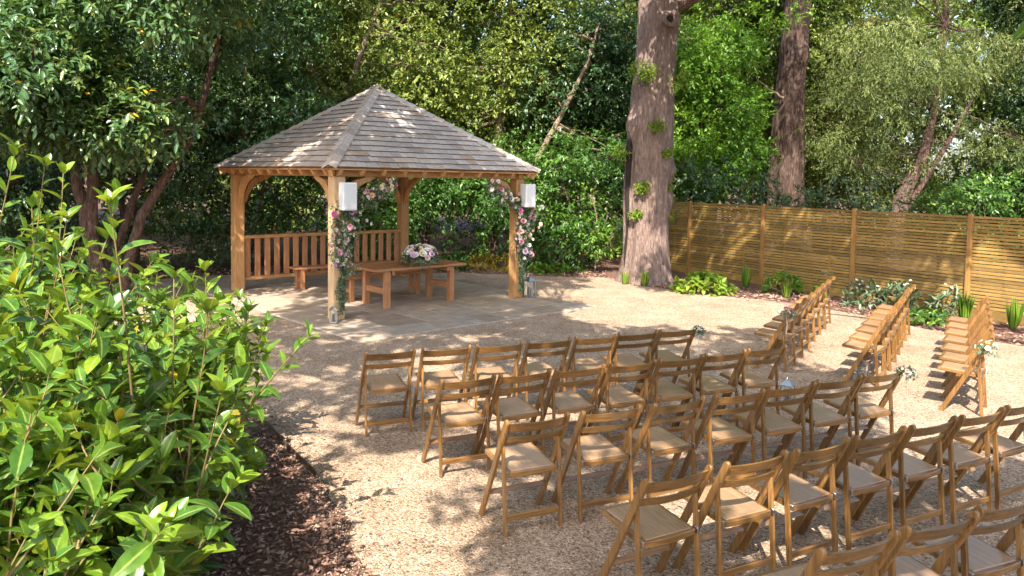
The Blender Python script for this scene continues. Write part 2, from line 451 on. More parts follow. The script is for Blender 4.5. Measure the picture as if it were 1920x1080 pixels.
class Tubes:
    """collects tapered tubes into one mesh"""
    def __init__(self): self.V, self.Q, self.n = [], [], 0
    def add(self, pts, rad, k=7, rough=0.0):
        pts = [Vector(p) for p in pts]
        rings = []
        x = None
        for i, p in enumerate(pts):
            d = (pts[min(i + 1, len(pts) - 1)] - pts[max(i - 1, 0)]).normalized()
            if x is None:
                x = d.orthogonal().normalized()
            x = (x - d * x.dot(d)).normalized(); y = d.cross(x)
            r = rad[i] if hasattr(rad, '__len__') else rad
            for j in range(k):
                a = 2 * math.pi * j / k
                rr = r * (1 + rough * (random.random() - 0.5))
                self.V.append(p + (x * math.cos(a) + y * math.sin(a)) * rr)
            rings.append(self.n); self.n += k
        for a, b in zip(rings[:-1], rings[1:]):
            for j in range(k):
                self.Q.append((a + j, a + (j + 1) % k, b + (j + 1) % k, b + j))
        return self
    def build(self, name, mat, parent=None):
        me = np_mesh(name, [tuple(v) for v in self.V], quads=self.Q)
        me.polygons.foreach_set('use_smooth', np.ones(len(me.polygons), bool))
        return obj(name, me, mat, parent)

def curve_pts(a, b, sag=0.0, n=6, wob=0.0):
    a, b = Vector(a), Vector(b)
    out = []
    for i in range(n + 1):
        t = i / n
        p = a.lerp(b, t) + Vector((0, 0, sag * 4 * t * (1 - t)))
        if 0 < i < n:
            p += Vector((random.uniform(-wob, wob), random.uniform(-wob, wob), random.uniform(-wob, wob)))
        out.append(p)
    return out

def unit(a):
    return a / np.maximum(np.linalg.norm(a, axis=-1, keepdims=True), 1e-9)

def leaves_np(P, D, U, L, W, tone, bend=0.12, crease=0.18):
    """arrays of leaf geometry: six vertices, two folded quads each"""
    n = len(P)
    D = unit(D); Sd = unit(np.cross(D, U)); U = np.cross(Sd, D)
    t = np.array([0, .34, .34, .7, .7, 1.0]); w = np.array([0, 1, -1, .78, -.78, 0])
    L = np.broadcast_to(np.asarray(L, float), (n,)); W = np.broadcast_to(np.asarray(W, float), (n,))
    V = (P[:, None] + D[:, None] * (t[None, :, None] * L[:, None, None])
         + Sd[:, None] * (w[None, :, None] * (W * .5)[:, None, None])
         + U[:, None] * ((np.abs(w)[None] * crease * W[:, None] - bend * L[:, None] * t[None] ** 2)[..., None]))
    base = (np.arange(n) * 6)[:, None]
    Q = np.concatenate([base + np.array([[0, 1, 3, 5]]), base + np.array([[0, 5, 4, 2]])], 0)
    return V.reshape(-1, 3), Q, np.repeat(np.asarray(tone), 6)

def rand_dirs(n):
    return unit(RNG.normal(size=(n, 3)))

def sprays(P, D, k, twig, L, W, droop=0.25, spread=0.9, tone0=None, jit=0.35):
    """k leaves along a twig at every P, pointing along D"""
    n = len(P)
    D = unit(D)
    i = np.tile(np.linspace(0.1, 1, k), n)
    Pb = np.repeat(P, k, 0); Db = np.repeat(D, k, 0)
    tw = np.repeat(np.broadcast_to(np.asarray(twig, float), (n,)), k)
    pos = Pb + Db * (i * tw)[:, None]
    pos[:, 2] -= droop * tw * i * i
    side = unit(np.cross(Db, rand_dirs(n * k)))
    ax = unit(Db * (0.35 + 0.5 * i)[:, None] + side * spread + np.array([0, 0, -droop * .6]))
    up = unit(np.array([0, 0, 1.0]) + Db * 0.5 + rand_dirs(n * k) * jit)
    Ls = L * RNG.uniform(0.7, 1.25, n * k)
    Ws = W * RNG.uniform(0.8, 1.2, n * k)
    if tone0 is None:
        tone0 = RNG.uniform(0, 1, n)
    tone = np.clip(np.repeat(tone0, k) * 0.6 + RNG.uniform(0, 0.42, n * k), 0, 1)
    return leaves_np(pos, ax, up, Ls, Ws, tone, bend=RNG.uniform(0.02, 0.25))

def foliage(name, mat, parent, parts):
    V, Q, T, n = [], [], [], 0
    for v, q, t in parts:
        V.append(v); Q.append(q + n); T.append(t); n += len(v)
    return obj(name, np_mesh(name, np.concatenate(V), quads=np.concatenate(Q), tone=np.concatenate(T)), mat, parent)

def lobe_points(lobes, dens, inner=0.45):
    """twig bases spread through the outer part of ellipsoid lobes (cx,cy,cz,rx,ry,rz)"""
    PP, DD, TT = [], [], []
    for (cx, cy, cz, rx, ry, rz) in lobes:
        n = max(6, int(dens * (rx * ry * rz) ** (2 / 3)))
        d = rand_dirs(n)
        r = inner + (1 - inner) * RNG.uniform(0, 1, n) ** 0.6
        wob = 1 + 0.22 * np.sin(d[:, 0] * 5 + cx * 7) * np.cos(d[:, 2] * 6 + cz * 5)
        PP.append(np.array([cx, cy, cz]) + d * np.array([rx, ry, rz]) * (r * wob)[:, None])
        DD.append(unit(d + RNG.normal(size=(n, 3)) * 0.45))
        TT.append(np.clip(RNG.uniform(0, 0.7, n) + RNG.uniform(-.35, .45), 0, 1))
    return np.concatenate(PP), np.concatenate(DD), np.concatenate(TT)

def rand_lobes(n, x, y, z, r, flat=0.75):
    out = []
    for _ in range(n):
        k = random.uniform(*r)
        out.append((random.uniform(*x), random.uniform(*y), random.uniform(*z), k * random.uniform(.85, 1.3), k * random.uniform(.85, 1.2), k * flat * random.uniform(.8, 1.2)))
    return out

# ------------------------------------------------------------------ ground
def poly_sheet(name, pts, z, mat, label=None, cat=None):
    bm = bmesh.new()
    f = bm.faces.new([bm.verts.new((x, y, z)) for x, y in pts])
    bm.normal_update()
    if f.normal.z < 0: f.normal_flip()
    bmesh.ops.triangulate(bm, faces=bm.faces)
    return struct(obj(name, bm_mesh(name, bm), mat))

poly_sheet('ground', [(-220, -120), (220, -120), (220, 320), (-220, 320)], 0.0, MAT['soil'])

def wobble(pts, step=0.25, amp=0.05, seed=0.0):
    out = []
    for (a, b) in zip(pts[:-1], pts[1:]):
        L = math.hypot(b[0] - a[0], b[1] - a[1]); k = max(1, int(L / step))
        for i in range(k):
            t = i / k
            x, y = a[0] + (b[0] - a[0]) * t, a[1] + (b[1] - a[1]) * t
            out.append((x + amp * mnoise.noise((x * 2.3, y * 2.3, seed)), y + amp * mnoise.noise((x * 2.3, y * 2.3, seed + 9))))
    out.append(pts[-1])
    return out

edge_left = [(-0.1, -3.0), (-0.25, 3.0), (-0.81, 4.42), (-1.45, 5.84), (-1.93, 6.6), (-2.5, 7.5), (-4.2, 9.2), (-6.5, 11.6), (-8.2, 14.0), (-8.4, 16.2), (-7.2, 17.6), (-4.5, 18.6), (-1.2, 18.95), (0.6, 18.5), (2.3, 18.4)]
edge_right = [(2.3, 18.4), (2.75, 17.2), (3.44, 16.46), (4.6, 15.6), (5.56, 14.77), (6.15, 13.8), (6.61, 12.8), (7.44, 11.22), (8.8, 8.8), (10.2, 6.0), (11.0, -3.0)]
gpts = wobble(edge_left, 0.2, 0.16, 1.0) + wobble(edge_right, 0.2, 0.16, 4.0)[1:]
poly_sheet('gravel_court', gpts, 0.012, MAT['gravel'])
bed = wobble([(-7, -1), (0.4, -1), (0.25, 3.0), (-0.35, 4.42), (-1.0, 5.84), (-1.5, 6.6), (-2.2, 7.5), (-4.3, 9.2), (-6.6, 11.6), (-8.6, 11.8), (-10, 8)], 0.25, 0.12, 2.0)
poly_sheet('shrub_bed', bed, 0.006, MAT['bed'])
fbed = wobble([(2.3, 18.4), (2.75, 17.2), (3.44, 16.46), (4.6, 15.6), (5.56, 14.77), (6.15, 13.8), (6.61, 12.8), (7.44, 11.22), (8.8, 8.8), (10.2, 6.0), (13, 6), (8.6, 14), (4.5, 21), (1.5, 23), (-6, 21.5), (-4.5, 18.6), (-1.2, 18.95), (0.6, 18.5), (2.3, 18.4)], 0.3, 0.1, 3.0)
poly_sheet('border_bed', fbed, 0.005, MAT['bed'])

# steel edging strip between bark and gravel
ed = [(-1.47, 5.84), (-1.96, 6.6), (-2.5, 7.5), (-3.4, 8.4), (-4.25, 9.2)]
ebm = bmesh.new()
for a, b in zip(ed[:-1], ed[1:]):
    A, B = Vector((*a, 0.03)), Vector((*b, 0.03))
    add_box(ebm, (A + B) / 2, (0.006, 0.06, (B - A).length), beam_rot(A, B))
tag(obj('edging_strip', bm_mesh('edging_strip', ebm), MAT['edging']), 'thin dark metal edging strip between bark bed and gravel by the laurels', 'edging')

# ------------------------------------------------------------------ gazebo
YAW = 0.73356
GU = Vector((math.cos(YAW), math.sin(YAW), 0)); GV = Vector((-math.sin(YAW), math.cos(YAW), 0))
P1 = Vector((-2.8195, 12.3389, 0))
GC = P1 + (GU + GV) * 2.0
def G(s, t, z=0.0):
    return P1 + GU * s + GV * t + Vector((0, 0, z))

# patio slabs
patio = struct(obj('patio', box_mesh('patio', (0, 0, 0.012), (5.0, 6.1, 0.024), None, 0.0), MAT['grout'], None, G(1.95, 1.42), YAW))
slab_cache = {}
def slab_mesh(w, d):
    k = (round(w, 2), round(d, 2))
    if k not in slab_cache:
        slab_cache[k] = box_mesh('paving_slab', (0, 0, 0), (k[0] - 0.016, k[1] - 0.016, 0.03), None, 0.005)
        slab_cache[k].materials.append(MAT['stone'])
    return slab_cache[k]
y = -3.05
rows = [0.6, 0.9, 0.6, 0.45, 0.6, 0.9, 0.6, 0.85, 0.6]
for h in rows:
    x = -2.5
    while x < 2.5 - 0.05:
        w = random.choice([0.45, 0.6, 0.6, 0.9, 0.75])
        if x + w > 2.2: w = 2.5 - x
        o = obj('paving_slab', slab_mesh(w, h), None, patio, (x + w / 2, y + h / 2, 0.018 + random.uniform(0, 0.004)))
        x += w
    y += h

gaz = thing('gazebo', 'square oak gazebo with grey cedar shingle pyramid roof on a stone patio', 'gazebo', GC + Vector((0, 0, 0.033)), YAW)
HB = 1.954
def post_mesh(name):
    bm = bmesh.new(); add_box(bm, (0, 0, 1.15), (0.2, 0.2, 2.30), None, 0.008)
    return bm_mesh(name, bm)
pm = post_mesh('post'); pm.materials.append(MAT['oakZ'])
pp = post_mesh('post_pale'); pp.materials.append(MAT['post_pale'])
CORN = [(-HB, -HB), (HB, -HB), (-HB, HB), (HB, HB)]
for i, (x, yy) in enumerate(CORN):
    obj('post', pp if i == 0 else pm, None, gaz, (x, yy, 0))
BZ = 2.30
for i in range(4):
    a = i * math.pi / 2
    o = obj('beam', bpy.data.meshes.get('wall_beam') or box_mesh('wall_beam', (0, 0, 0), (4.16, 0.14, 0.18), None, 0.006), MAT['oakX'], gaz,
            (-math.sin(a) * -HB, math.cos(a) * -HB, BZ + 0.09 + (0.003 if i % 2 else 0)))
    o.rotation_euler = (0, 0, a)
# curved braces
def brace_mesh():
    n = 8; outer, inner = [], []
    Lb = 0.62
    for i in range(n + 1):
        a = math.pi / 2 * i / n
        outer.append((Lb - Lb * math.cos(a) * 1.0, -Lb + Lb * math.sin(a)))
    pts_in = [(Lb - (Lb - 0.0) * math.cos(a) + 0, 0) for a in (0,)]
    band = 0.15
    inner = []
    for i in range(n + 1):
        a = math.pi / 2 * i / n
        inner.append((Lb - (Lb - band * math.sin(2 * a) * 1.05) * math.cos(a) - 0 * band, -Lb + (Lb - band * math.sin(2 * a) * 1.05) * math.sin(a)))
    # solid spandrel strip: curve below, straight chord above
    up = [(0.0, -Lb), (0.0, -Lb + 0.16), (0.12, -0.18), (0.22, -0.07), (Lb - 0.16, 0.0), (Lb, 0.0)]
    lowc = []
    for i in range(1, n):
        a = math.pi / 2 * (1 - i / n)
        lowc.append((Lb - (Lb - 0.07) * math.cos(a), -Lb + (Lb - 0.07) * math.sin(a) - 0.0))
    return prism_mesh('brace', up + lowc, 'Y', -0.05, 0.05, 0.006)
bmh = brace_mesh(); bmh.materials.append(MAT['oakZ'])
for (x, yy) in CORN:
    sx, sy = (1 if x < 0 else -1), (1 if yy < 0 else -1)
    o = obj('brace', bmh, None, gaz, (x + sx * 0.095, yy, BZ + 0.01)); o.rotation_euler = (0, 0, 0 if sx > 0 else math.pi)
    o = obj('brace', bmh, None, gaz, (x, yy + sy * 0.095, BZ + 0.01)); o.rotation_euler = (0, 0, math.pi / 2 if sy > 0 else -math.pi / 2)

HE, EZ, AZ = 2.26, 2.47 - 0.033, 4.05 - 0.033
RISE = AZ - EZ
SL = math.hypot(HE, RISE)
ang = math.atan2(RISE, HE)
# roof deck (pyramid)
bm = bmesh.new()
c = [bm.verts.new((sx * HE * 0.985, sy * HE * 0.985, EZ - 0.015)) for sx, sy in ((-1, -1), (1, -1), (1, 1), (-1, 1))]
ap = bm.verts.new((0, 0, AZ - 0.03))
c2 = [bm.verts.new((sx * HE * 0.985, sy * HE * 0.985, EZ - 0.035)) for sx, sy in ((-1, -1), (1, -1), (1, 1), (-1, 1))]
ap2 = bm.verts.new((0, 0, AZ - 0.06))
for i in range(4):
    j = (i + 1) % 4
    bm.faces.new((c[i], c[j], ap)); bm.faces.new((c2[j], c2[i], ap2)); bm.faces.new((c2[i], c2[j], c[j], c[i]))
roof = obj('roof', bm_mesh('roof', bm), MAT['oakX'], gaz)
tag(roof, 'grey brown cedar shingle pyramid roof', None)
NC = 17
exp_ = SL / NC
# a shingle in its slope frame: x along the eave, y up the slope, z out
def shingle_mesh(w, cut0, cut1):
    """cut0/cut1: how much narrower the upper edge gets on either side at a hip"""
    bm = bmesh.new()
    h = exp_ * 1.12
    t = 0.019
    lo = [(-w / 2, 0, t + 0.007), (w / 2, 0, t + 0.007), (w / 2 - cut1, h, 0.004), (-w / 2 + cut0, h, 0.004)]
    vs = [bm.verts.new(p) for p in lo] + [bm.verts.new((p[0], p[1], p[2] - t)) for p in lo]
    bm.faces.new(vs[:4]); bm.faces.new(vs[7:3:-1])
    for i in range(4):
        bm.faces.new((vs[i], vs[i + 4], vs[(i + 1) % 4 + 4], vs[(i + 1) % 4]))
    bmesh.ops.recalc_face_normals(bm, faces=bm.faces)
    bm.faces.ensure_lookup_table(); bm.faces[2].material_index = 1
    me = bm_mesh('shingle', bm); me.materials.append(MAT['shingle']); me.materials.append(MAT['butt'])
    return me
sh_cache = {}
for side in range(4):
    a = side * math.pi / 2          # side 0 faces -Y, 3 faces -X
    Rz = Matrix.Rotation(a, 4, 'Z')
    F = Rz @ Matrix.Translation((0, -HE, EZ)) @ Matrix.Rotation(ang, 4, 'X')
    front = side in (0, 3)
    bulk = bmesh.new()
    for k in range(NC):
        yk = k * exp_
        half = HE * (1 - yk / SL)
        cutr = HE * exp_ * 1.12 / SL
        x = -half
        first = True
        while x < half - 1e-4:
            w = random.choice([0.18, 0.22, 0.26, 0.3, 0.34])
            if half - (x + w) < 0.14: w = half - x
            last = x + w >= half - 1e-4
            c0 = min(cutr, w * .49) if first else 0
            c1 = min(cutr, w * .49) if last else 0
            drop = random.uniform(-0.008, 0.008)
            M4 = F @ Matrix.Translation((x + w / 2, yk + drop, random.uniform(0, 0.005)))
            gap = 0.007
            if front:
                key = (round(w, 2), round(c0, 2), round(c1, 2))
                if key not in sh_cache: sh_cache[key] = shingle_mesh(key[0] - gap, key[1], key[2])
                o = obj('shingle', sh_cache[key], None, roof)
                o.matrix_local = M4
            else:
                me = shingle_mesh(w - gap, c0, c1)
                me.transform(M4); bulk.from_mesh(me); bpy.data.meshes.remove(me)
            x += w; first = False
    if not front:
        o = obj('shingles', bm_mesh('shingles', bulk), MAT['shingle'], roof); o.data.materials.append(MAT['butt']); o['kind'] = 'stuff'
    else:
        bulk.free()
# hip caps
def cap_mesh():
    bm = bmesh.new()
    w, h, t = 0.115, exp_ * 1.32, 0.016
    # folded board: ridge line along y
    prof = [(-w, -0.052), (0, 0.012), (w, -0.052)]
    lo = [bm.verts.new((x, 0, z + 0.022)) for x, z in prof] + [bm.verts.new((x, h, z)) for x, z in prof]
    lo2 = [bm.verts.new((x, 0, z + 0.022 - t)) for x, z in prof] + [bm.verts.new((x, h, z - t)) for x, z in prof]
    for A, s in ((lo, 1), (lo2, -1)):
        bm.faces.new((A[0], A[1], A[4], A[3])); bm.faces.new((A[1], A[2], A[5], A[4]))
    for i, j in ((0, 1), (1, 2), (2, 5), (5, 4), (4, 3), (3, 0)):
        bm.faces.new((lo[i], lo[j], lo2[j], lo2[i]))
    bmesh.ops.recalc_face_normals(bm, faces=bm.faces)
    me = bm_mesh('hip_cap', bm); me.materials.append(MAT['shingle'])
    return me
cm = cap_mesh()
for q in range(4):
    a = q * math.pi / 2
    cor = Matrix.Rotation(a, 3, 'Z') @ Vector((-HE, -HE, EZ)); apx = Vector((0, 0, AZ))
    d = (apx - cor); Lh = d.length; d.normalize()
    xax = Vector((0, 0, 1)).cross(d).normalized() * -1
    zax = xax.cross(d)
    B = Matrix((xax, d, zax)).transposed().to_4x4()
    step = Lh / NC
    for k in range(NC):
        o = obj('hip_cap', cm, None, roof)
        T = B.copy(); T.translation = cor + d * (k * step) + zax * 0.03
        o.matrix_local = T @ Matrix.Diagonal((1, step / exp_, 1, 1))
    if q == 0:
        pass
# rafters
for side in range(4):
    a = side * math.pi / 2
    for i in range(-5, 6):
        x = i * 0.405
        top = min(HE - abs(x) - 0.05, HE - 0.12)
        if top < 0.15: continue
        Lr = top / math.cos(ang)
        key = 'rafter_%d' % abs(i)
        me = bpy.data.meshes.get(key)
        if me is None:
            me = box_mesh(key, (0, Lr / 2, -0.058), (0.06, Lr, 0.115), None, 0.004)
            me.materials.append(MAT['oakY'])
        o = obj('rafter', me, None, gaz)
        o.matrix_local = Matrix.Rotation(a, 4, 'Z') @ Matrix.Translation((x, -HE + 0.012, EZ - 0.022)) @ Matrix.Rotation(ang, 4, 'X')
    cor = Matrix.Rotation(a, 3, 'Z') @ Vector((-HE + 0.06, -HE + 0.06, EZ - 0.085))
    obj('hip_rafter', beam_mesh('hip_rafter', cor, (0, 0, AZ - 0.15), 0.07, 0.11), MAT['oakZ'], gaz)
# balustrade between the left and the back post
yb = HB - 0.02
obj('top_rail', box_mesh('top_rail', (0, yb, 1.065), (2 * HB - 0.2, 0.11, 0.065), None, 0.008), MAT['oakX'], gaz)
obj('bottom_rail', box_mesh('bottom_rail', (0, yb, 0.235), (2 * HB - 0.2, 0.08, 0.07), None, 0.008), MAT['oakX'], gaz)
bme = box_mesh('baluster', (0, 0, 0), (0.115, 0.028, 0.76), None, 0.004); bme.materials.append(MAT['benchZ'])
nb = 18
for i in range(nb):
    obj('baluster', bme, None, gaz, (-HB + 0.19 + (2 * HB - 0.38) * i / (nb - 1), yb - 0.001, 0.652))

# benches and table in the gazebo
def bench(label, s0, s1, t, depth=0.34, h=0.45):
    b = thing('bench', label, 'bench', G((s0 + s1) / 2, t, 0.036), YAW, 'benches inside the gazebo')
    L = s1 - s0
    for k in (-1, 1):
        obj('seat_plank', box_mesh('seat_plank', (0, k * depth / 4, h - 0.02), (L, depth / 2 - 0.008, 0.04), None, 0.005), MAT['benchX'], b)
    for sx in (-1, 1):
        for sy in (-1, 1):
            obj('leg', box_mesh('leg', (sx * (L / 2 - 0.16), sy * (depth / 2 - 0.06), (h - 0.04) / 2), (0.075, 0.075, h - 0.04), None, 0.004), MAT['benchZ'], b)
        obj('crosspiece', box_mesh('crosspiece', (sx * (L / 2 - 0.16), 0, h * 0.42), (0.05, depth - 0.195, 0.07), None, 0.004), MAT['benchY'], b)
    return b
bench('long brown wooden bench against the slatted gazebo balustrade', 0.95, 3.3, 3.42)
bench('brown wooden bench directly behind the flower topped table', 0.98, 2.78, 1.55)
tb = thing('table', 'rustic brown wooden table with thick legs under the gazebo roof', 'table', G(1.93, 0.74, 0.036), YAW)
for k in range(4):
    obj('table_plank', box_mesh('table_plank', (0, (k - 1.5) * 0.225, 0.685), (2.0, 0.217, 0.045), None, 0.005), MAT['benchX'], tb)
for sx in (-1, 1):
    for sy in (-1, 1):
        obj('leg', box_mesh('leg', (sx * 0.70, sy * 0.34, 0.331), (0.10, 0.10, 0.662), None, 0.005), MAT['benchZ'], tb)
    obj('crosspiece', box_mesh('crosspiece', (sx * 0.70, 0, 0.30), (0.07, 0.578, 0.11), None, 0.005), MAT['benchY'], tb)
    obj('batten', box_mesh('batten', (sx * 0.60, 0, 0.62), (0.06, 0.82, 0.08), None, 0.005), MAT['benchY'], tb)

# loudspeakers
def speaker(label, s, t, z):
    o = thing('loudspeaker', label, 'loudspeaker', G(s, t, z), YAW, 'white loudspeakers on the gazebo posts')
    poly = [(-0.13, -0.12), (0.13, -0.12), (0.085, 0.1), (-0.085, 0.1)]
    obj('cabinet', prism_mesh('cabinet', poly, 'Z', 0, 0.44, 0.012), MAT['speaker'], o)
    obj('grille', box_mesh('grille', (0, -0.1235, 0.22), (0.225, 0.008, 0.405), None, 0.003), MAT['grille'], o)
    obj('bracket', box_mesh('bracket', (0, 0.125, 0.22), (0.05, 0.05, 0.3), None, 0.003), MAT['speaker'], o)
    Tubes().add([(0.03, .1, .02), (0.03, .13, -.06), (0.0, .19, -.03), (0.0, .196, .3)], .006, 5).build('cable', MAT['hollow'], o)
    return o
speaker('white loudspeaker on the near gazebo post above the pink flowers', 0.08, -0.205, 1.80)
speaker('white loudspeaker on the gazebo post beside the large oak trunk', 3.98, -0.205, 1.80)

# ------------------------------------------------------------------ flowers
def rose_mesh(name, mat):
    V, Qd = [], []
    def petal(az, tilt, r, w):
        b = len(V)
        ca, sa = math.cos(az), math.sin(az)
        for (u, wd, hgt) in ((0.15, 0.35, 0.0), (0.65, 1.0, 0.35), (1.0, 0.7, 0.62)):
            rad = r * u * math.sin(tilt) + 0.12 * (1 - u); z = r * u * math.cos(tilt)
            for sgn in (-1, 1):
                off = sgn * wd * w * 0.5
                V.append((ca * rad - sa * off, sa * rad + ca * off, z))
        Qd.extend([(b, b + 1, b + 3, b + 2), (b + 2, b + 3, b + 5, b + 4)])
    for i in range(7): petal(i * 0.9, 1.25, 1.0, 1.0)
    for i in range(6): petal(i * 1.05 + .4, 0.8, 0.9, 0.9)
    for i in range(4): petal(i * 1.57 + .2, 0.35, 0.8, 0.7)
    me = np_mesh(name, np.array(V) * np.array([1, 1, 0.8]), quads=Qd)
    me.materials.append(mat)
    return me
ROSE = {k: rose_mesh('flower_' + k, MAT[k]) for k in ('pink', 'blush', 'white', 'cream', 'peach', 'magenta', 'lilac')}

def flower(parent, p, r, col, toward):
    o = obj('flower', ROSE[col], None, parent)
    qd = (Vector(toward) + Vector((random.uniform(-.5, .5), random.uniform(-.5, .5), random.uniform(-.3, .5)))).to_track_quat('Z', 'Y')
    o.matrix_local = Matrix.LocRotScale(Vector(p), qd, Vector((r, r, r)))
    return o
MIX = ['pink', 'blush', 'white', 'white', 'cream', 'blush', 'peach', 'pink', 'white', 'lilac']

def garland(label, cx, cy, dirx, swag):
    """flowers and greenery down the camera side of a post (local gazebo frame), with a swag along the beam"""
    g = thing('flower_garland', label, 'garland', GC + Vector((0, 0, 0.033)), YAW, 'flower garlands on the gazebo posts')
    PP, DD = [], []
    fr = Vector((0.25 * dirx, -1, 0.1))
    path = []
    # swag under the beam
    for i in range(26):
        t = i / 25
        path.append((Vector((cx + dirx * (swag * (1 - t) + 0.1), cy - 0.12, 2.20 - 0.10 * math.sin(t * 3.1) - t * t * 0.38)), 0.08 + 0.06 * t))
    for i in range(46):
        t = i / 45
        path.append((Vector((cx + 0.06 + 0.05 * math.sin(t * 7), cy - 0.12, 1.85 - t * 1.0)), 0.15 - 0.05 * t))
    for p, w in path:
        for _ in range(9):
            PP.append(p + Vector((random.gauss(0, w * .8), random.gauss(-0.02, 0.03), random.gauss(0, w * .6))))
            DD.append(Vector((random.uniform(-1, 1), random.uniform(-1, 0.1), random.uniform(-1, .6))))
    for i in range(110):
        t = random.random()
        PP.append(Vector((cx + 0.03 + random.gauss(0, 0.03), cy - 0.11 - random.random() * .03, 0.95 - t * 0.72)))
        DD.append(Vector((random.uniform(-.6, .6), -0.3, -1)))
    P = np.array([tuple(v) for v in PP]); D = np.array([tuple(v) for v in DD])
    foliage('foliage', MAT['euca'], g, [sprays(P, D, 4, 0.09, 0.055, 0.024, droop=0.5)])
    for p, w in path:
        for _ in range(random.choice((1, 1, 2))):
            r = random.uniform(0.024, 0.05)
            flower(g, p + Vector((random.gauss(0, w), random.uniform(-0.1, -0.03), random.gauss(0, 0.05))), r, random.choice(MIX), fr)
    for k in range(5):
        flower(g, Vector((cx + 0.05 + random.gauss(0, 0.1), cy - 0.22, 1.7 - k * 0.2)), 0.056, ['magenta', 'pink', 'blush', 'pink', 'lilac'][k], fr)
    return g
garland('pink and white flower garland trailing down the near gazebo post', -HB, -HB, 1, 0.85)
garland('pink and cream flower garland on the gazebo post beside the glass lantern', HB, -HB, -1, 0.75)

def bouquet(name, label, cat, loc, r, n, cols, leafmat, rotz=0, squash=0.7, nl=120, leaf=0.07, group=None, fr=0.13):
    g = thing(name, label, cat, loc, rotz, group)
    d = rand_dirs(nl); d[:, 2] = np.abs(d[:, 2]) * 0.9 - 0.25
    foliage('foliage', leafmat, g, [sprays(d * np.array([r * .5, r * .5, r * .4]) + np.array([0, 0, r * .45]), d, 5, r * .55, leaf, leaf * .35, droop=0.3)])
    for i in range(n):
        v = rand_dirs(1)[0]; v[2] = abs(v[2]) - 0.15
        flower(g, Vector((v[0] * r * .85, v[1] * r * .9, v[2] * r * squash + r * .55)), random.uniform(0.7, 1.2) * r * fr, random.choice(cols), Vector(v))
    return g
bouquet('table_bouquet', 'large white and blush flower arrangement on the gazebo table', 'bouquet', G(1.93, 0.36, 0.735), 0.36, 60,
        ['white', 'white', 'cream', 'blush', 'white', 'lilac', 'cream'], MAT['euca'], 0, 0.6, 140, 0.07, None, 0.15)

# ------------------------------------------------------------------ lanterns
def lantern(label, loc, h=0.34, w=0.13, rotz=0.3, frame='metal'):
    g = thing('lantern', label, 'lantern', loc, rotz, 'candle lanterns on the ground')
    obj('base', box_mesh('base', (0, 0, 0.012), (w, w, 0.024), None, 0.003), MAT[frame], g)
    for sx in (-1, 1):
        for sy in (-1, 1):
            obj('upright', box_mesh('upright', (sx * (w / 2 - .008), sy * (w / 2 - .008), h * .36), (0.012, 0.012, h * .66), None, 0), MAT[frame], g)
    bm = bmesh.new()
    add_box(bm, (0, 0, h * .36), (w - .03, w - .03, h * .64))
    obj('pane', bm_mesh('pane', bm), MAT['glass'], g)
    bm = bmesh.new()
    bmesh.ops.create_cone(bm, cap_ends=True, segments=4, radius1=w * .74, radius2=w * .2, depth=h * .16, matrix=Matrix.Translation((0, 0, h * .78)) @ Matrix.Rotation(math.pi / 4, 4, 'Z'))
    obj('cap', bm_mesh('cap', bm), MAT[frame], g)
    bm = bmesh.new()
    bmesh.ops.create_cone(bm, cap_ends=True, segments=14, radius1=w * .2, radius2=w * .19, depth=h * .38, matrix=Matrix.Translation((0, 0, 0.025 + h * .19)))
    obj('candle', bm_mesh('candle', bm), MAT['candle'], g)
    t = Tubes()
    t.add([Vector((math.cos(a) * w * .3, 0, h * .86 + math.sin(a) * h * .16)) for a in [math.pi * i / 10 for i in range(11)]], 0.005, 5)
    t.build('handle', MAT[frame], g)
    return g
lantern('glass candle lantern on the gravel beside the oak side gazebo post', (0.36, 14.98, 0.04), 0.46, 0.17, YAW)
lantern('small glass candle lantern at the foot of the near gazebo post', (-2.78, 12.05, 0.04), 0.30, 0.12, 0.2)
lantern('glass lantern on the aisle by the middle row of far chairs', (4.14, 9.02, 0.013), 0.30, 0.15, 0.9)
lantern('dark topped lantern at the aisle end of the second near row', (2.95, 8.1, 0.013), 0.28, 0.13, 0.9)

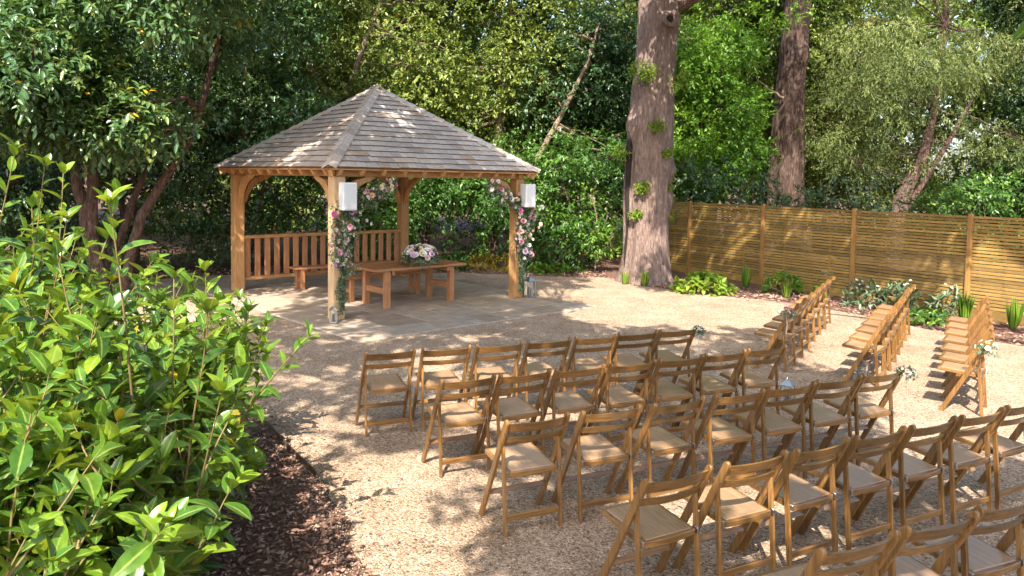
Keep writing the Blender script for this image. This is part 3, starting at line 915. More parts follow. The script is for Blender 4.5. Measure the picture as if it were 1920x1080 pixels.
# ------------------------------------------------------------------ chairs
WR, WF, DF, TH, BK, WT = 0.417, 0.467, 0.367, 0.775, -0.04, 0.452
def chair_meshes():
    md = {}
    def up_y(z): return BK + (TH - z) / TH * (DF - BK)
    # uprights: plank from rounded top down to the front foot
    dv = Vector((0, DF - BK, -TH)).normalized(); nv = Vector((0, -dv.z, dv.y))
    w = 0.023
    for s in (-1, 1):
        top = Vector((0, BK, TH)); bot = Vector((0, DF, 0))
        pts = [bot + nv * w * 1.0, bot - nv * w * 1.0]
        pts[0] = bot + nv * w - dv * ((bot + nv * w).z / dv.z); pts[1] = bot - nv * w - dv * ((bot - nv * w).z / dv.z)
        arc = [top - nv * w + dv * .014, top - nv * w * .8, top - nv * w * .35 - dv * .012, top + nv * w * .35 - dv * .012, top + nv * w * .8, top + nv * w + dv * .014]
        poly = [(p.y, p.z) for p in [pts[0], pts[1]] + arc]
        x = s * (WF / 2 - 0.011)
        md['upright%d' % s] = (prism_mesh('upright', poly, 'X', x - 0.011, x + 0.011, 0.003), 'chairZ')
        xr = s * (WR / 2 - 0.004)
        zt = 0.60
        a = Vector((xr, 0.0, 0.0)); b = Vector((xr, up_y(zt) + 0.004, zt))
        md['rear_leg%d' % s] = (beam_mesh('rear_leg', a, b, 0.032, 0.019, 0.003, Vector((1, 0, 0))), 'chairZ')
        md['bracket%d' % s] = (box_mesh('bracket', (s * (WR / 2 - 0.018), 0.02, 0.405), (0.012, 0.03, 0.035), None, 0.002), 'metal')
    # slats, bowed backwards
    def slat(zc, h, bow, th, half):
        n = 10; V = []; Q = []
        yc = up_y(zc)
        tilt = (DF - BK) / TH
        for i in range(n + 1):
            x = -half + 2 * half * i / n
            yb = yc - bow * (1 - (x / half) ** 2)
            for dz in (-h / 2, h / 2):
                for dy in (-th / 2, th / 2):
                    V.append((x, yb + dy - dz * tilt, zc + dz))
        for i in range(n):
            b = i * 4
            for p, q in ((0, 1), (1, 3), (3, 2), (2, 0)):
                Q.append((b + p, b + 4 + p, b + 4 + q, b + q))
        Q += [(0, 2, 3, 1), (4 * n, 4 * n + 1, 4 * n + 3, 4 * n + 2)]
        bm = bmesh.new()
        vs = [bm.verts.new(v) for v in V]
        for f in Q: bm.faces.new([vs[k] for k in f])
        bmesh.ops.recalc_face_normals(bm, faces=bm.faces)
        return bm_mesh('back_slat', bm)
    hw = WF / 2 - 0.02
    md['slat_a'] = (slat(0.723, 0.062, 0.032, 0.017, hw), 'chairX')
    md['slat_b'] = (slat(0.628, 0.044, 0.034, 0.017, hw), 'chairX')
    zf = 0.20
    md['str_f'] = (box_mesh('stretcher', (0, up_y(zf), zf), (WF - 0.044, 0.018, 0.036), Matrix.Rotation(-0.45, 3, 'X'), 0.003), 'chairX')
    md['str_r'] = (box_mesh('stretcher', (0, 0.013, 0.115), (WR - 0.03, 0.018, 0.04), None, 0.003), 'chairX')
    # seat: frame with curved rear lip and a raised panel
    n = 8; bm = bmesh.new()
    y0, y1 = 0.015, 0.415; zr, zf_ = 0.415, 0.445
    hx = WR / 2 - 0.028
    prof = [(y0, 0.0)]
    poly = [(-hx, y1), (hx, y1)] + [(hx * (1 - 2 * i / n), y0 - 0.016 * (1 - (1 - 2 * i / n) ** 2)) for i in range(n + 1)]
    def zz(y): return zr + (y - y0) / (y1 - y0) * (zf_ - zr)
    top = [bm.verts.new((x, yy, zz(yy))) for x, yy in poly]
    bot = [bm.verts.new((x, yy, zz(yy) - (0.034 if yy < 0.1 else 0.03))) for x, yy in poly]
    bm.faces.new(top); bm.faces.new(bot[::-1])
    k = len(poly)
    for i in range(k): bm.faces.new((top[i], bot[i], bot[(i + 1) % k], top[(i + 1) % k]))
    bmesh.ops.recalc_face_normals(bm, faces=bm.faces)
    bmesh.ops.bevel(bm, geom=list(bm.edges), offset=0.003, segments=1, affect='EDGES')
    md['seat'] = (bm_mesh('seat', bm), 'chairX')
    bm = bmesh.new()
    px = hx - 0.022
    pl = [(-px, y0 + 0.012), (px, y0 + 0.012), (px, y1 - 0.028), (-px, y1 - 0.028)]
    t4 = [bm.verts.new((x, yy, zz(yy) + 0.005)) for x, yy in pl]; b4 = [bm.verts.new((x, yy, zz(yy) - 0.006)) for x, yy in pl]
    bm.faces.new(t4); bm.faces.new(b4[::-1])
    for i in range(4): bm.faces.new((t4[i], b4[i], b4[(i + 1) % 4], t4[(i + 1) % 4]))
    bmesh.ops.recalc_face_normals(bm, faces=bm.faces)
    bmesh.ops.bevel(bm, geom=list(bm.edges), offset=0.003, segments=1, affect='EDGES')
    md['panel'] = (bm_mesh('seat_panel', bm), 'seat')
    for me, mk in md.values(): me.materials.append(MAT[mk])
    return md
CHM = chair_meshes()
PARTS = [('upright', 'upright-1'), ('upright', 'upright1'), ('rear_leg', 'rear_leg-1'), ('rear_leg', 'rear_leg1'), ('bracket', 'bracket-1'), ('bracket', 'bracket1'),
         ('back_slat', 'slat_a'), ('back_slat', 'slat_b'), ('stretcher', 'str_f'), ('stretcher', 'str_r')]
def chair(x, y, th, label, group):
    """x,y: middle of the backrest top; th: facing direction"""
    rz = th - math.pi / 2
    ox = x - math.cos(th) * BK; oy = y - math.sin(th) * BK
    c = thing('folding_chair', label, 'chair', (ox, oy, 0.012), rz, group)
    for nm, k in PARTS:
        obj(nm, CHM[k][0], None, c)
    st = obj('seat', CHM['seat'][0], None, c)
    obj('seat_panel', CHM['panel'][0], None, st)
    return c
ORD = ['first', 'second', 'third', 'fourth', 'fifth', 'sixth', 'seventh']
NEAR = [
    [(-1.07, 6.85), (-0.58, 7.02), (-0.10, 7.21), (0.38, 7.42), (0.86, 7.64), (1.31, 7.86), (1.77, 8.08)],
    [(-0.32, 5.95), (0.13, 6.15), (0.59, 6.35), (1.06, 6.55), (1.52, 6.76), (1.97, 6.99), (2.43, 7.23)],
    [(0.19, 4.97), (0.70, 5.19), (1.21, 5.41), (1.71, 5.65), (2.18, 5.88), (2.64, 6.11), (3.10, 6.34)],
    [(0.91, 4.04), (1.41, 4.30), (1.88, 4.54), (2.34, 4.78), (2.80, 5.01), (3.26, 5.24), (3.72, 5.50)],
    [(1.54, 3.29), (2.02, 3.51), (2.49, 3.74)],
]
TH0 = [1.96, 2.03, 2.02, 2.05, 2.00]
for r_, row in enumerate(NEAR):
    for i, (x, y) in enumerate(row):
        chair(x, y, TH0[r_] + random.uniform(-0.05, 0.05),
              'wooden folding chair, %s from the shrubs in the %s row of the near block' % (ORD[i], ORD[r_]), 'folding chairs of the near block')
# far block across the aisle: start (aisle end, back-top middle), end
FAR = [((3.55, 9.56), (5.25, 12.62)), ((4.38, 8.90), (6.10, 11.72)), ((4.93, 7.85), (6.62, 10.72))]
for r_, (a, b) in enumerate(FAR):
    dx, dy = b[0] - a[0], b[1] - a[1]
    th = math.atan2(dy, dx) + math.pi / 2
    for i in range(7):
        t = i / 6
        chair(a[0] + dx * t, a[1] + dy * t, th - 0.10 + random.uniform(-0.02, 0.02),
              'wooden folding chair, %s from the aisle in the %s row of the far block' % (ORD[i], ORD[r_]), 'folding chairs of the far block by the fence')

# posies tied to aisle chairs
def posy(label, loc, cols, r=0.085):
    g = bouquet('chair_posy', label, 'posy', loc, r, 16, cols, MAT['euca'], 0, 0.8, 34, 0.035, 'small flower posies tied to aisle chairs', 0.22)
    t = Tubes(); t.add([(0, 0, 0.02), (0.01, -0.01, -0.08), (0.0, -0.015, -0.2)], [0.003, 0.004, 0.002], 5); t.build('ribbon', MAT['ribbon'], g)
    return g
posy('small white posy on the aisle chair of the first near row', (2.0, 8.17, 0.72), ['white', 'cream', 'white'], 0.07)
posy('pale white posy on the aisle chair of the third near row', (3.34, 6.44, 0.72), ['white', 'cream', 'white', 'blush'], 0.08)
posy('pink and white posy on the aisle chair of the first far row', (3.36, 9.36, 0.70), ['magenta', 'white', 'lilac', 'white'], 0.10)
posy('peach and white posy on the aisle chair of the last far row', (4.76, 7.66, 0.66), ['peach', 'peach', 'white', 'white', 'blush'], 0.11)

# ------------------------------------------------------------------ fence
FA = -1.030; F0 = Vector((2.5, 23.068, 0)); FDIR = Vector((math.cos(FA), math.sin(FA), 0))
fence = thing('slatted_fence', 'tall brown horizontal slat fence with orange posts behind the far chairs', 'fence', F0, FA)
FS = [1.62, 3.956, 6.308, 8.634, 10.934, 13.25, 15.6, 17.95]
pme = prism_mesh('fence_post', [(-0.037, 0), (0.037, 0), (0.037, 1.825), (0.02, 1.845), (-0.02, 1.845), (-0.037, 1.825)], 'Y', -0.037, 0.037, 0.003); pme.materials.append(MAT['fpost'])
slc = {}
for i, s in enumerate(FS):
    obj('post', pme, None, fence, (s, -0.02, 0))
    if i < len(FS) - 1:
        L = FS[i + 1] - s
        key = round(L, 2)
        if key not in slc:
            slc[key] = box_mesh('slat', (0, 0, 0), (key - 0.078, 0.018, 0.0455), None, 0.003); slc[key].materials.append(MAT['slat'])
        for k in range(27):
            obj('slat', slc[key], None, fence, (s + L / 2, 0.0 + random.uniform(-.002, .002), 0.215 + k * 0.0603 + random.uniform(-.003, .003))).rotation_euler = (random.uniform(-.05, .05), random.uniform(-.0018, .0018), 0)
        obj('gravel_board', box_mesh('gravel_board', (s + L / 2, 0, 0.09), (L - 0.092, 0.03, 0.17), None, 0.004), MAT['slat'], fence)
        for t in (0.25, 0.75):
            obj('batten', box_mesh('batten', (s + L * t, 0.028, 0.95), (0.045, 0.03, 1.66), None, 0.002), MAT['slat'], fence)

# ------------------------------------------------------------------ trees
def trunk_mesh(name, pts, rad, k=56, rows=110, furrow=0.05, burls=(), flare=0.35, seed=0.0, lean=None):
    """thick furrowed trunk lofted along pts"""
    pts = [Vector(p) for p in pts]
    seg = [0]
    for a, b in zip(pts[:-1], pts[1:]): seg.append(seg[-1] + (b - a).length)
    tot = seg[-1]
    V = np.zeros((rows, k, 3))
    for i in range(rows):
        s = tot * i / (rows - 1)
        j = max(0, min(len(pts) - 2, next((q for q in range(len(seg) - 1) if s <= seg[q + 1]), len(seg) - 2)))
        t = (s - seg[j]) / (seg[j + 1] - seg[j])
        c = pts[j].lerp(pts[j + 1], t); r = rad[j] + (rad[j + 1] - rad[j]) * t
        z = c.z
        r *= 1 + flare * math.exp(-max(z, 0) / 0.35)
        for q in range(k):
            a = 2 * math.pi * q / k
            ca, sa = math.cos(a), math.sin(a)
            f = mnoise.noise((ca * 5.5 + seed, sa * 5.5, z * 0.55)) * furrow
            f += mnoise.noise((ca * 14 + seed, sa * 14, z * 1.3)) * furrow * .55
            f += mnoise.noise((ca * 1.6 + seed, sa * 1.6, z * 0.5 + 3)) * 0.12
            f += 0.22 * flare * math.exp(-max(z, 0) / 0.3) * math.cos(a * 5 + seed)
            p = c + Vector((ca, sa, 0)) * r * (1 + f)
            for (bx, by, bz, br, bh) in burls:
                d = (p - Vector((bx, by, bz))).length
                if d < br: p += Vector((ca, sa, 0)) * bh * (0.5 + 0.5 * math.cos(math.pi * d / br))
            V[i, q] = p
    idx = np.arange(rows * k).reshape(rows, k)
    Q = np.stack([idx[:-1], np.roll(idx[:-1], -1, 1), np.roll(idx[1:], -1, 1), idx[1:]], -1).reshape(-1, 4)
    me = np_mesh(name, V.reshape(-1, 3), quads=Q)
    me.polygons.foreach_set('use_smooth', np.ones(len(me.polygons), bool))
    return me

def limbs(parent, mat, starts, lobes, r0=0.07, frac=1.0, k=6, sag=0.2, name='limbs'):
    t = Tubes()
    for lb in lobes:
        if random.random() > frac: continue
        c_ = Vector(lb[:3])
        st = min(starts, key=lambda s: (Vector(s) - c_).length + random.uniform(0, 1.0))
        r = r0 * random.uniform(.5, 1.1)
        pts = curve_pts(st, c_, sag * random.uniform(.2, 1), 7, 0.10)
        t.add(pts, [r * (1 - .75 * i / 7) for i in range(8)], k, 0.15)
        for _ in range(3):
            e = c_ + Vector((random.uniform(-1, 1) * lb[3], random.uniform(-1, 1) * lb[4], random.uniform(-.6, .9) * lb[5]))
            t.add(curve_pts(pts[5], e, 0.05, 4, 0.06), [r * .4, r * .3, r * .25, r * .18, r * .1], 5)
    if t.V: t.build(name, mat, parent)

def tree(name, label, cat, base, trunks, bark, lobes, leafmat, L, W, dens, k=7, twig=0.28, droop=0.25, group=None, lr=0.06, frac=0.8, inner=0.45, spread=0.9, jit=0.35):
    """trunks: list of (points, radii) in world coordinates"""
    g = thing(name, label, cat, base, 0, group)
    off = Vector(base)
    t = Tubes(); starts = []
    for pts, rad in trunks:
        pl = [Vector(p) - off for p in pts]
        fine, fr = [], []
        for a, b, ra, rb in zip(pl[:-1], pl[1:], rad[:-1], rad[1:]):
            for i in range(5):
                u = i / 5
                fine.append(a.lerp(b, u) + Vector((random.gauss(0, .012), random.gauss(0, .012), 0))); fr.append(ra + (rb - ra) * u)
        fine.append(pl[-1]); fr.append(rad[-1])
        t.add(fine, fr, 10, 0.12)
        starts += fine[len(fine) // 3:]
    if trunks: t.build('trunk', bark, g)
    ll = [(a - off.x, b - off.y, c_ - off.z, d, e, f) for a, b, c_, d, e, f in lobes]
    if starts: limbs(g, bark, starts, ll, lr, frac)
    P, D, T = lobe_points(ll, dens, inner)
    foliage('crown', leafmat, g, [sprays(P, D, k, twig, L, W, droop, spread, T, jit)])
    return g

# big oak beside the fence
oak = thing('oak_tree', 'massive pale grey oak trunk with leaf tufts standing between shrubs and fence', 'tree', (3.1, 17.8, 0))
OB = Vector((3.1, 17.8, 0))
op = [(0, 0, -0.1), (0.01, 0, 1.3), (0.01, 0, 2.8), (0.05, 0, 4.2), (0.10, 0, 5.4), (0.13, 0, 6.2), (0.2, 0.05, 8.0), (0.3, 0.2, 11)]
orad = [0.52, 0.50, 0.50, 0.47, 0.45, 0.47, 0.40, 0.28]
me = trunk_mesh('trunk', op, orad, 110, 200, 0.095, [(0.33, -0.40, 5.88, 0.36, 0.14), (0.46, -.15, 2.6, 0.4, 0.1), (-0.45, -.2, 3.6, 0.45, 0.1), (0.45, -.1, 1.9, .35, .08)], 0.34, 3.0)
tr = obj('trunk', me, MAT['bark_oak'], oak)
# torn dark strip and the hollow
t = Tubes()
t.add([Vector((-0.475 - .02 * math.sin(i * 1.3), -0.19 + 0.01 * math.sin(i), 0.25 + i * 0.29)) for i in range(12)], [0.03, .04, .045, .04, .05, .05, .055, .06, .075, .085, .07, .02], 7, 0.5)
sc_ = t.build('bark_scar', MAT['hollow'], tr)
t = Tubes(); t.add([(0.26, -0.44, 5.90), (0.275, -0.60, 5.89)], [0.10, 0.075], 12, 0.2)
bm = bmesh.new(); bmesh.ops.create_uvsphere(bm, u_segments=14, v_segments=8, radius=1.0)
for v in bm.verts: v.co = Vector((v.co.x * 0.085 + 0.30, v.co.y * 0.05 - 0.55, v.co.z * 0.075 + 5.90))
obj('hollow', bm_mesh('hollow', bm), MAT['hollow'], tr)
Tubes().add([Vector((0.30 + math.cos(a) * .135, -0.53 + .03 * math.cos(a) * 2, 5.90 + math.sin(a) * .13)) for a in [2 * math.pi * i / 16 for i in range(17)]], .062, 8, .25).build('callus_ring', MAT['bark_oak'], tr)
for a_, b_, r_ in (((0.25, 0, 6.25), (3.6, -0.6, 7.6), .26), ((-0.1, 0.1, 6.6), (-3.0, 0.8, 8.6), .22), ((0.2, 0.1, 7.5), (1.5, 2.8, 10.5), .22), ((0.2, 0.1, 8.5), (-1.5, -1.8, 10.5), .18)):
    Tubes().add(curve_pts(a_, b_, .16, 8, .05), [r_ * (1 - .085 * i) for i in range(9)], 12, .12).build('limb', MAT['bark_oak'], oak)
ol = rand_lobes(16, (-3.8, 4.6), (-1.0, 3.6), (8.6, 12.5), (0.9, 1.5)) + [(-1.6, .3, 7.9, .9, .8, .5), (1.6, -.3, 8.0, .9, .8, .5), (2.6, .6, 7.4, .8, .7, .45), (3.4, 1.2, 6.7, .8, .7, .5), (2.0, 1.4, 6.6, .7, .6, .4)]
P, D, T = lobe_points(ol, 150)
foliage('crown', MAT['bright'], oak, [sprays(P, D, 7, 0.3, 0.11, 0.06, 0.2, 0.9, T)])
def tuft(x, y, z, r, n=26, mat='lime', L=0.06):
    n = int(n * 2)
    d = rand_dirs(n); d[:, 1] = -np.abs(d[:, 1]) - 0.2
    return sprays(np.tile(np.array([[x, y, z]]), (n, 1)) + d * r * np.array([.5, .25, .25]), d, 5, r * .65, L, L * .55, 0.1)
for (x, z, r, n) in [(-0.26, 4.75, 0.30, 60), (0.10, 3.54, 0.17, 26), (-0.22, 2.2, 0.16, 26), (-0.33, 1.59, 0.13, 20), (0.33, 2.97, 0.12, 18), (-0.62, 2.99, 0.22, 24), (0.52, 4.62, 0.36, 50), (0.47, 2.2, 0.1, 10), (0.46, 1.5, 0.09, 8), (0.5, 2.5, 0.1, 10)]:
    foliage('tuft_foliage', MAT['lime'], oak, [tuft(x, -math.sqrt(max(0.02, .26 - x * x)) - 0.02, z, r, n)])

# second trunk behind the fence
t2 = thing('redwood_tree', 'shaggy dark brown trunk rising behind the slatted fence', 'tree', (8.45, 24, 0))
me = trunk_mesh('trunk', [(-.1, 0, -0.1), (0, 0, 1.6), (0.02, 0, 3.9), (0.1, 0, 5.7), (0.16, 0, 7.4), (0.3, 0, 11)], [0.62, 0.56, 0.46, 0.40, 0.37, 0.3], 60, 130, 0.2, [(0.3, -.4, 6.2, .5, .12), (-.4, -.3, 2.5, .6, .1)], 0.2, 8.0)
obj('trunk', me, MAT['bark_mix'], t2)
for a_, b_, r_ in (((-0.3, -.35, 4.9), (-1.15, -.7, 5.35), .05), ((0.2, -.2, 8.0), (2.4, -.6, 9.4), .12), ((0.1, -.2, 8.4), (-2.0, -.4, 9.8), .12)):
    Tubes().add(curve_pts(a_, b_, -.03, 6, .04), [r_ * (1 - .12 * i) for i in range(7)], 7).build('limb', MAT['bark_pale'], t2)
P, D, T = lobe_points(rand_lobes(9, (-2.6, 2.6), (-1, 1.5), (8.8, 12), (.8, 1.4)), 110)
foliage('crown', MAT['bright'], t2, [sprays(P, D, 7, 0.3, 0.12, 0.07, 0.2, 0.9, T)])

# left laurel tree with several stems
lob = (rand_lobes(46, (-10.8, -4.4), (11.6, 15.4), (3.7, 8.2), (0.55, 0.95)) + rand_lobes(12, (-6.8, -3.6), (13, 16), (3.4, 6.5), (0.5, 0.8))
       + rand_lobes(10, (-11, -6.5), (12.0, 13.5), (3.0, 4.4), (0.5, 0.8)) + rand_lobes(14, (-7.9, -4.4), (12.0, 13.8), (2.9, 3.8), (0.4, 0.6)) + rand_lobes(10, (-9.4, -7), (11.0, 12.5), (3.2, 5.0), (0.5, 0.8)))
lob = [q for q in lob if not (q[0] + q[3] > -0.40 * q[1] and q[2] - q[5] < 2.75 + 0.09 * q[1])]
tree('laurel_tree', 'multi stemmed dark laurel tree with bare trunks left of the gazebo', 'tree', (-7.7, 14, 0),
     [([(-7.45, 14, 0), (-7.66, 14, 1.2), (-7.95, 14, 2.6), (-8.15, 14, 3.6), (-8.3, 13.6, 5.6), (-8.2, 13.4, 7.2)], [.13, .11, .10, .085, .06, .04]),
      ([(-7.4, 14.1, 0), (-7.6, 14, 1.2), (-7.58, 14, 3.1), (-7.3, 13.8, 4.8), (-7.0, 13.6, 6.8)], [.12, .10, .09, .07, .04]),
      ([(-7.2, 14.2, 0), (-6.88, 14, 1.05), (-6.7, 14, 1.6), (-6.37, 14, 2.1), (-5.7, 13.9, 3.07), (-5.2, 13.5, 4.3), (-4.9, 13.3, 5.6)], [.11, .09, .085, .08, .065, .05, .03]),
      ([(-7.7, 14.3, 0), (-7.3, 14.6, 1.4), (-6.9, 14.9, 2.8)], [.09, .07, .05])],
     MAT['bark_dark'], lob, MAT['ltree'], 0.135, 0.058, 300, 7, 0.3, 0.4, None, 0.05, 0.9)

# evergreen thicket behind the laurel stems
for i, (x, yv, hh, rr, mt, lab) in enumerate([
        (-13.6, 16.2, 4.4, 1.7, 'dark', 'dark evergreen bush at the outermost edge beyond the laurels'),
        (-10.6, 15.6, 2.6, 1.3, 'dark', 'low dark bush beside the bare laurel trunks at the edge'),
        (-11.2, 17.5, 4.2, 1.6, 'dark', 'dark evergreen bush at the far edge behind the laurel trunks'),
        (-8.9, 18.2, 4.4, 1.7, 'dark', 'dark evergreen bush directly behind the bare laurel trunks'),
        (-6.6, 18.9, 4.2, 1.6, 'dark', 'dark evergreen bush behind the left gazebo post'),
        (-4.4, 20.4, 3.4, 1.5, 'shrub', 'green rhododendron seen over the gazebo balustrade'),
        (-2.3, 20.9, 3.1, 1.4, 'shrub', 'dense green shrub behind the back gazebo post'),
        (-0.4, 20.7, 3.0, 1.3, 'shrub', 'leafy green shrub behind the gazebo table and bouquet'),
        (1.3, 20.3, 3.2, 1.25, 'shrub', 'glossy green shrub between the gazebo and the oak trunk')]):
    ls = rand_lobes(20, (x - rr, x + rr), (yv - .9, yv + 1.0), (0.5, hh), (0.5, 0.85))
    tree('evergreen_bush', lab, 'bush', (x, yv, 0), [([(x, yv, 0), (x + random.uniform(-.4, .4), yv, hh * .5), (x + random.uniform(-.7, .7), yv, hh * .9)], [.08, .06, .03]),
                                               ([(x + .1, yv, 0), (x + random.uniform(-.9, .9), yv - .3, hh * .6)], [.06, .03])],
         MAT['bark_dark'], ls, MAT[mt], 0.11, 0.05, 170, 7, 0.25, 0.2, 'bushes round the back of the gazebo', 0.03, 0.7)

# tall trees behind the gazebo
TALL = [
    ('holm_oak', 'sunlit olive green tree rising directly above the gazebo roof', 'tree', (-4.2, 22.5), (-7.2, -1.6), (21.4, 24.5), (2.8, 10.2), 36, 'mid', (0.75, 1.2),
     [([(-4.6, 22.6, 0), (-4.7, 22.3, 3), (-4.65, 22, 4.8), (-4.2, 21.8, 6.0), (-3.6, 21.7, 7.4), (-3.2, 22, 9)], [.18, .13, .09, .07, .05, .03]),
      ([(-4.7, 22.3, 3.5), (-5.6, 21.7, 5.2), (-6.2, 21.6, 7)], [.12, .08, .04])]),
    ('holm_oak', 'dense olive green tree behind the right slope of the gazebo roof', 'tree', (-0.6, 23.2), (-2.6, 1.2), (21.8, 25), (2.4, 9.6), 32, 'mid', (0.75, 1.2),
     [([(-0.6, 23.2, 0), (-0.5, 23, 3), (-0.2, 22.6, 6), (0, 22.6, 9)], [.2, .16, .11, .05])]),
    ('holm_oak', 'dark tree with a pale slanting branch left of the oak trunk', 'tree', (0.4, 21.4), (0.6, 3.4), (21.6, 24.6), (2.2, 6.9), 30, 'dark', (0.7, 1.05),
     [([(0.0, 20.9, 0), (0.3, 20.9, 1.4), (0.56, 20.9, 2.75), (1.1, 20.9, 3.7), (1.5, 20.9, 4.5), (1.87, 20.9, 5.3), (2.3, 21.2, 6.6)], [.09, .085, .08, .07, .06, .05, .03])]),
    ('hazel_tree', 'bright green leafy tree between the oak and the shaggy trunk', 'tree', (5.6, 22.6), (4.3, 6.6), (21.6, 23.6), (1.9, 6.4), 30, 'bright', (0.6, 0.95),
     [([(5.6, 22.8, 0), (5.7, 22.6, 2.2), (5.9, 22.4, 4.5), (6.0, 22.4, 6)], [.13, .1, .07, .04])]),
    ('beech_tree', 'tall pale green tree far behind the fence near the shaggy trunk', 'tree', (7.2, 28), (3.6, 11), (27, 30), (4.0, 11), 34, 'mid', (0.9, 1.4),
     [([(7.2, 28, 0), (7.1, 28, 5), (7.0, 28, 9)], [.25, .2, .08])]),
    ('beech_tree', 'pale green tree filling the gap between shaggy trunk and yew', 'tree', (10.2, 26.5), (8.6, 12.4), (25.5, 28), (2.0, 10), 30, 'mid', (0.8, 1.2),
     [([(10.2, 26.8, 0), (10.2, 26.8, 5), (10.1, 26.8, 9)], [.2, .15, .08])]),
    ('holm_oak', 'dark leafy tree filling the gap left of the gazebo roof', 'tree', (-6.8, 19.2), (-9.5, -4.6), (17.8, 20), (3.0, 9), 30, 'ltree', (0.7, 1.0),
     [([(-6.8, 19.4, 0), (-6.7, 19.4, 4), (-6.5, 19.2, 8)], [.16, .12, .06])]),
    ('holm_oak', 'dark tree beside the yew at the right edge', 'tree', (16.0, 23.5), (15.0, 18.5), (21.5, 25), (2.0, 10), 30, 'dark', (0.8, 1.3),
     [([(16, 23.5, 0), (16.1, 23.5, 5), (16.4, 23.5, 9)], [.25, .2, .08])]),
    ('holm_oak', 'tall green tree at the far edge behind the laurel', 'tree', (-11.5, 21), (-16, -7), (19.6, 23), (3.5, 10.5), 34, 'dark', (0.9, 1.4),
     [([(-11.5, 21, 0), (-11.4, 21, 5), (-11, 21, 9)], [.22, .17, .08])]),
]
for nm, lab, cat, (bx, by), xr, yr, zr, n, mt, rr, tk in TALL:
    tree(nm, lab, cat, (bx, by, 0), tk, MAT['bark_pale'] if mt != 'bright' else MAT['bark_dark'], rand_lobes(int(n * 1.5), xr, yr, zr, rr), MAT[mt], 0.115, 0.056, 230, 7, 0.3, 0.2, 'tall trees round the clearing', 0.05, 0.7)

# yew on the right
yl = rand_lobes(62, (9.4, 14.8), (20.8, 24.5), (2.6, 9.6), (0.5, 0.95), 0.55)
yg = thing('yew_tree', 'pale feathery yew with hanging sprays and slanting trunk above the fence', 'tree', (10.9, 22.3, 0))
t = Tubes()
yo = Vector((10.9, 22.3, 0))
t.add([Vector(p) - yo for p in ((10.9, 22.3, 0), (11.15, 22.3, 1.7), (11.4, 22.3, 2.4), (11.75, 22.3, 3.1), (12.1, 22.5, 4.4), (12.6, 23, 7), (12.8, 23.4, 9.5))], [.32, .24, .18, .15, .12, .09, .05], 14, .35)
t.add([Vector(p) - yo for p in ((11.1, 22.35, 1.2), (11.9, 22.5, 2.4), (12.7, 22.7, 3.6), (13.6, 22.9, 5.2))], [.12, .09, .07, .04], 10, .25)
t.build('trunk', MAT['bark_dark'], yg)
ll = [(a - yo.x, b - yo.y, c_, d, e, f) for a, b, c_, d, e, f in yl]
limbs(yg, MAT['bark_dark'], [(0.5, 0, 2.2), (.9, 0, 3.2), (1.2, 0.2, 4.6), (1.7, .7, 7), (1.8, .4, 3.7)], ll, 0.032, 0.6)
P, D, T = lobe_points(ll, 165, 0.35)
D = unit(D * np.array([1, 1, .4]) + np.array([0, 0, -0.25]))
foliage('crown', MAT['yew'], yg, [sprays(P, D, 12, 0.42, 0.12, 0.022, 0.55, 0.8, T, 0.6)])

# holly and light bush over the fence
for (x, yv, z0, z1, rx, mt, lab, L) in [
        (5.6, 20.6, 1.2, 2.5, 1.3, 'holly', 'grey green holly just over the fence beside the oak trunk', 0.09),
        (9.0, 20.2, 0.9, 2.3, 1.3, 'holly', 'blue green bush below the shaggy trunk behind the fence', 0.09),
        (11.3, 18.6, 0.9, 2.25, 1.3, 'shrub', 'pale green bush showing over the fence at the right edge', 0.11),
        (13.4, 17.2, 0.9, 2.3, 1.2, 'shrub', 'green bush beyond the fence corner outside the rightmost post', 0.11),
        (7.4, 20.8, 0.9, 2.0, 1.0, 'dark', 'low dark bush behind the middle of the fence', 0.09)]:
    tree('holly_bush' if mt == 'holly' else 'leafy_bush', lab, 'bush', (x, yv, 0), [([(x, yv, 0), (x, yv, z1 * .7)], [.06, .03])], MAT['bark_dark'],
         rand_lobes(9, (x - rx, x + rx), (yv - .6, yv + .6), (z0, z1), (0.4, 0.6)), MAT[mt], L, L * .5, 190, 7, 0.22, 0.15, 'bushes behind the fence', .02, .5)

# small saplings at the foot of the oak
for (x, yv, hh, lab) in [(2.1, 19.4, 1.9, 'bright leafy sapling just left of the oak trunk'), (0.9, 19.9, 1.6, 'small leafy sapling behind the glass lantern')]:
    tree('sapling', lab, 'sapling', (x, yv, 0), [([(x, yv, 0), (x + .1, yv, hh * .5), (x - .1, yv, hh)], [.025, .02, .01]), ([(x, yv, .2), (x + .5, yv - .2, hh * .6)], [.02, .01])],
         MAT['bark_pale'], rand_lobes(9, (x - .6, x + .6), (yv - .4, yv + .4), (.5, hh), (.22, .36)), MAT['bright'], 0.10, 0.05, 190, 6, 0.2, 0.1, 'saplings by the oak', .012, .8)

# far wood
wood_l = rand_lobes(130, (-32, 36), (31, 36), (1, 13), (1.8, 2.8)) + rand_lobes(30, (-34, -16), (20, 30), (1, 8), (1.6, 2.6)) + rand_lobes(30, (17, 34), (18, 30), (1, 9), (1.6, 2.6))
P, D, T = lobe_points(wood_l, 60, 0.5)
tag(foliage('woodland', MAT['mid'], None, [sprays(P, D, 7, 0.7, 0.3, 0.16, 0.2, 0.9, T)]), 'far dark mass of woodland behind the nearer trees', 'woodland', None, 'stuff')

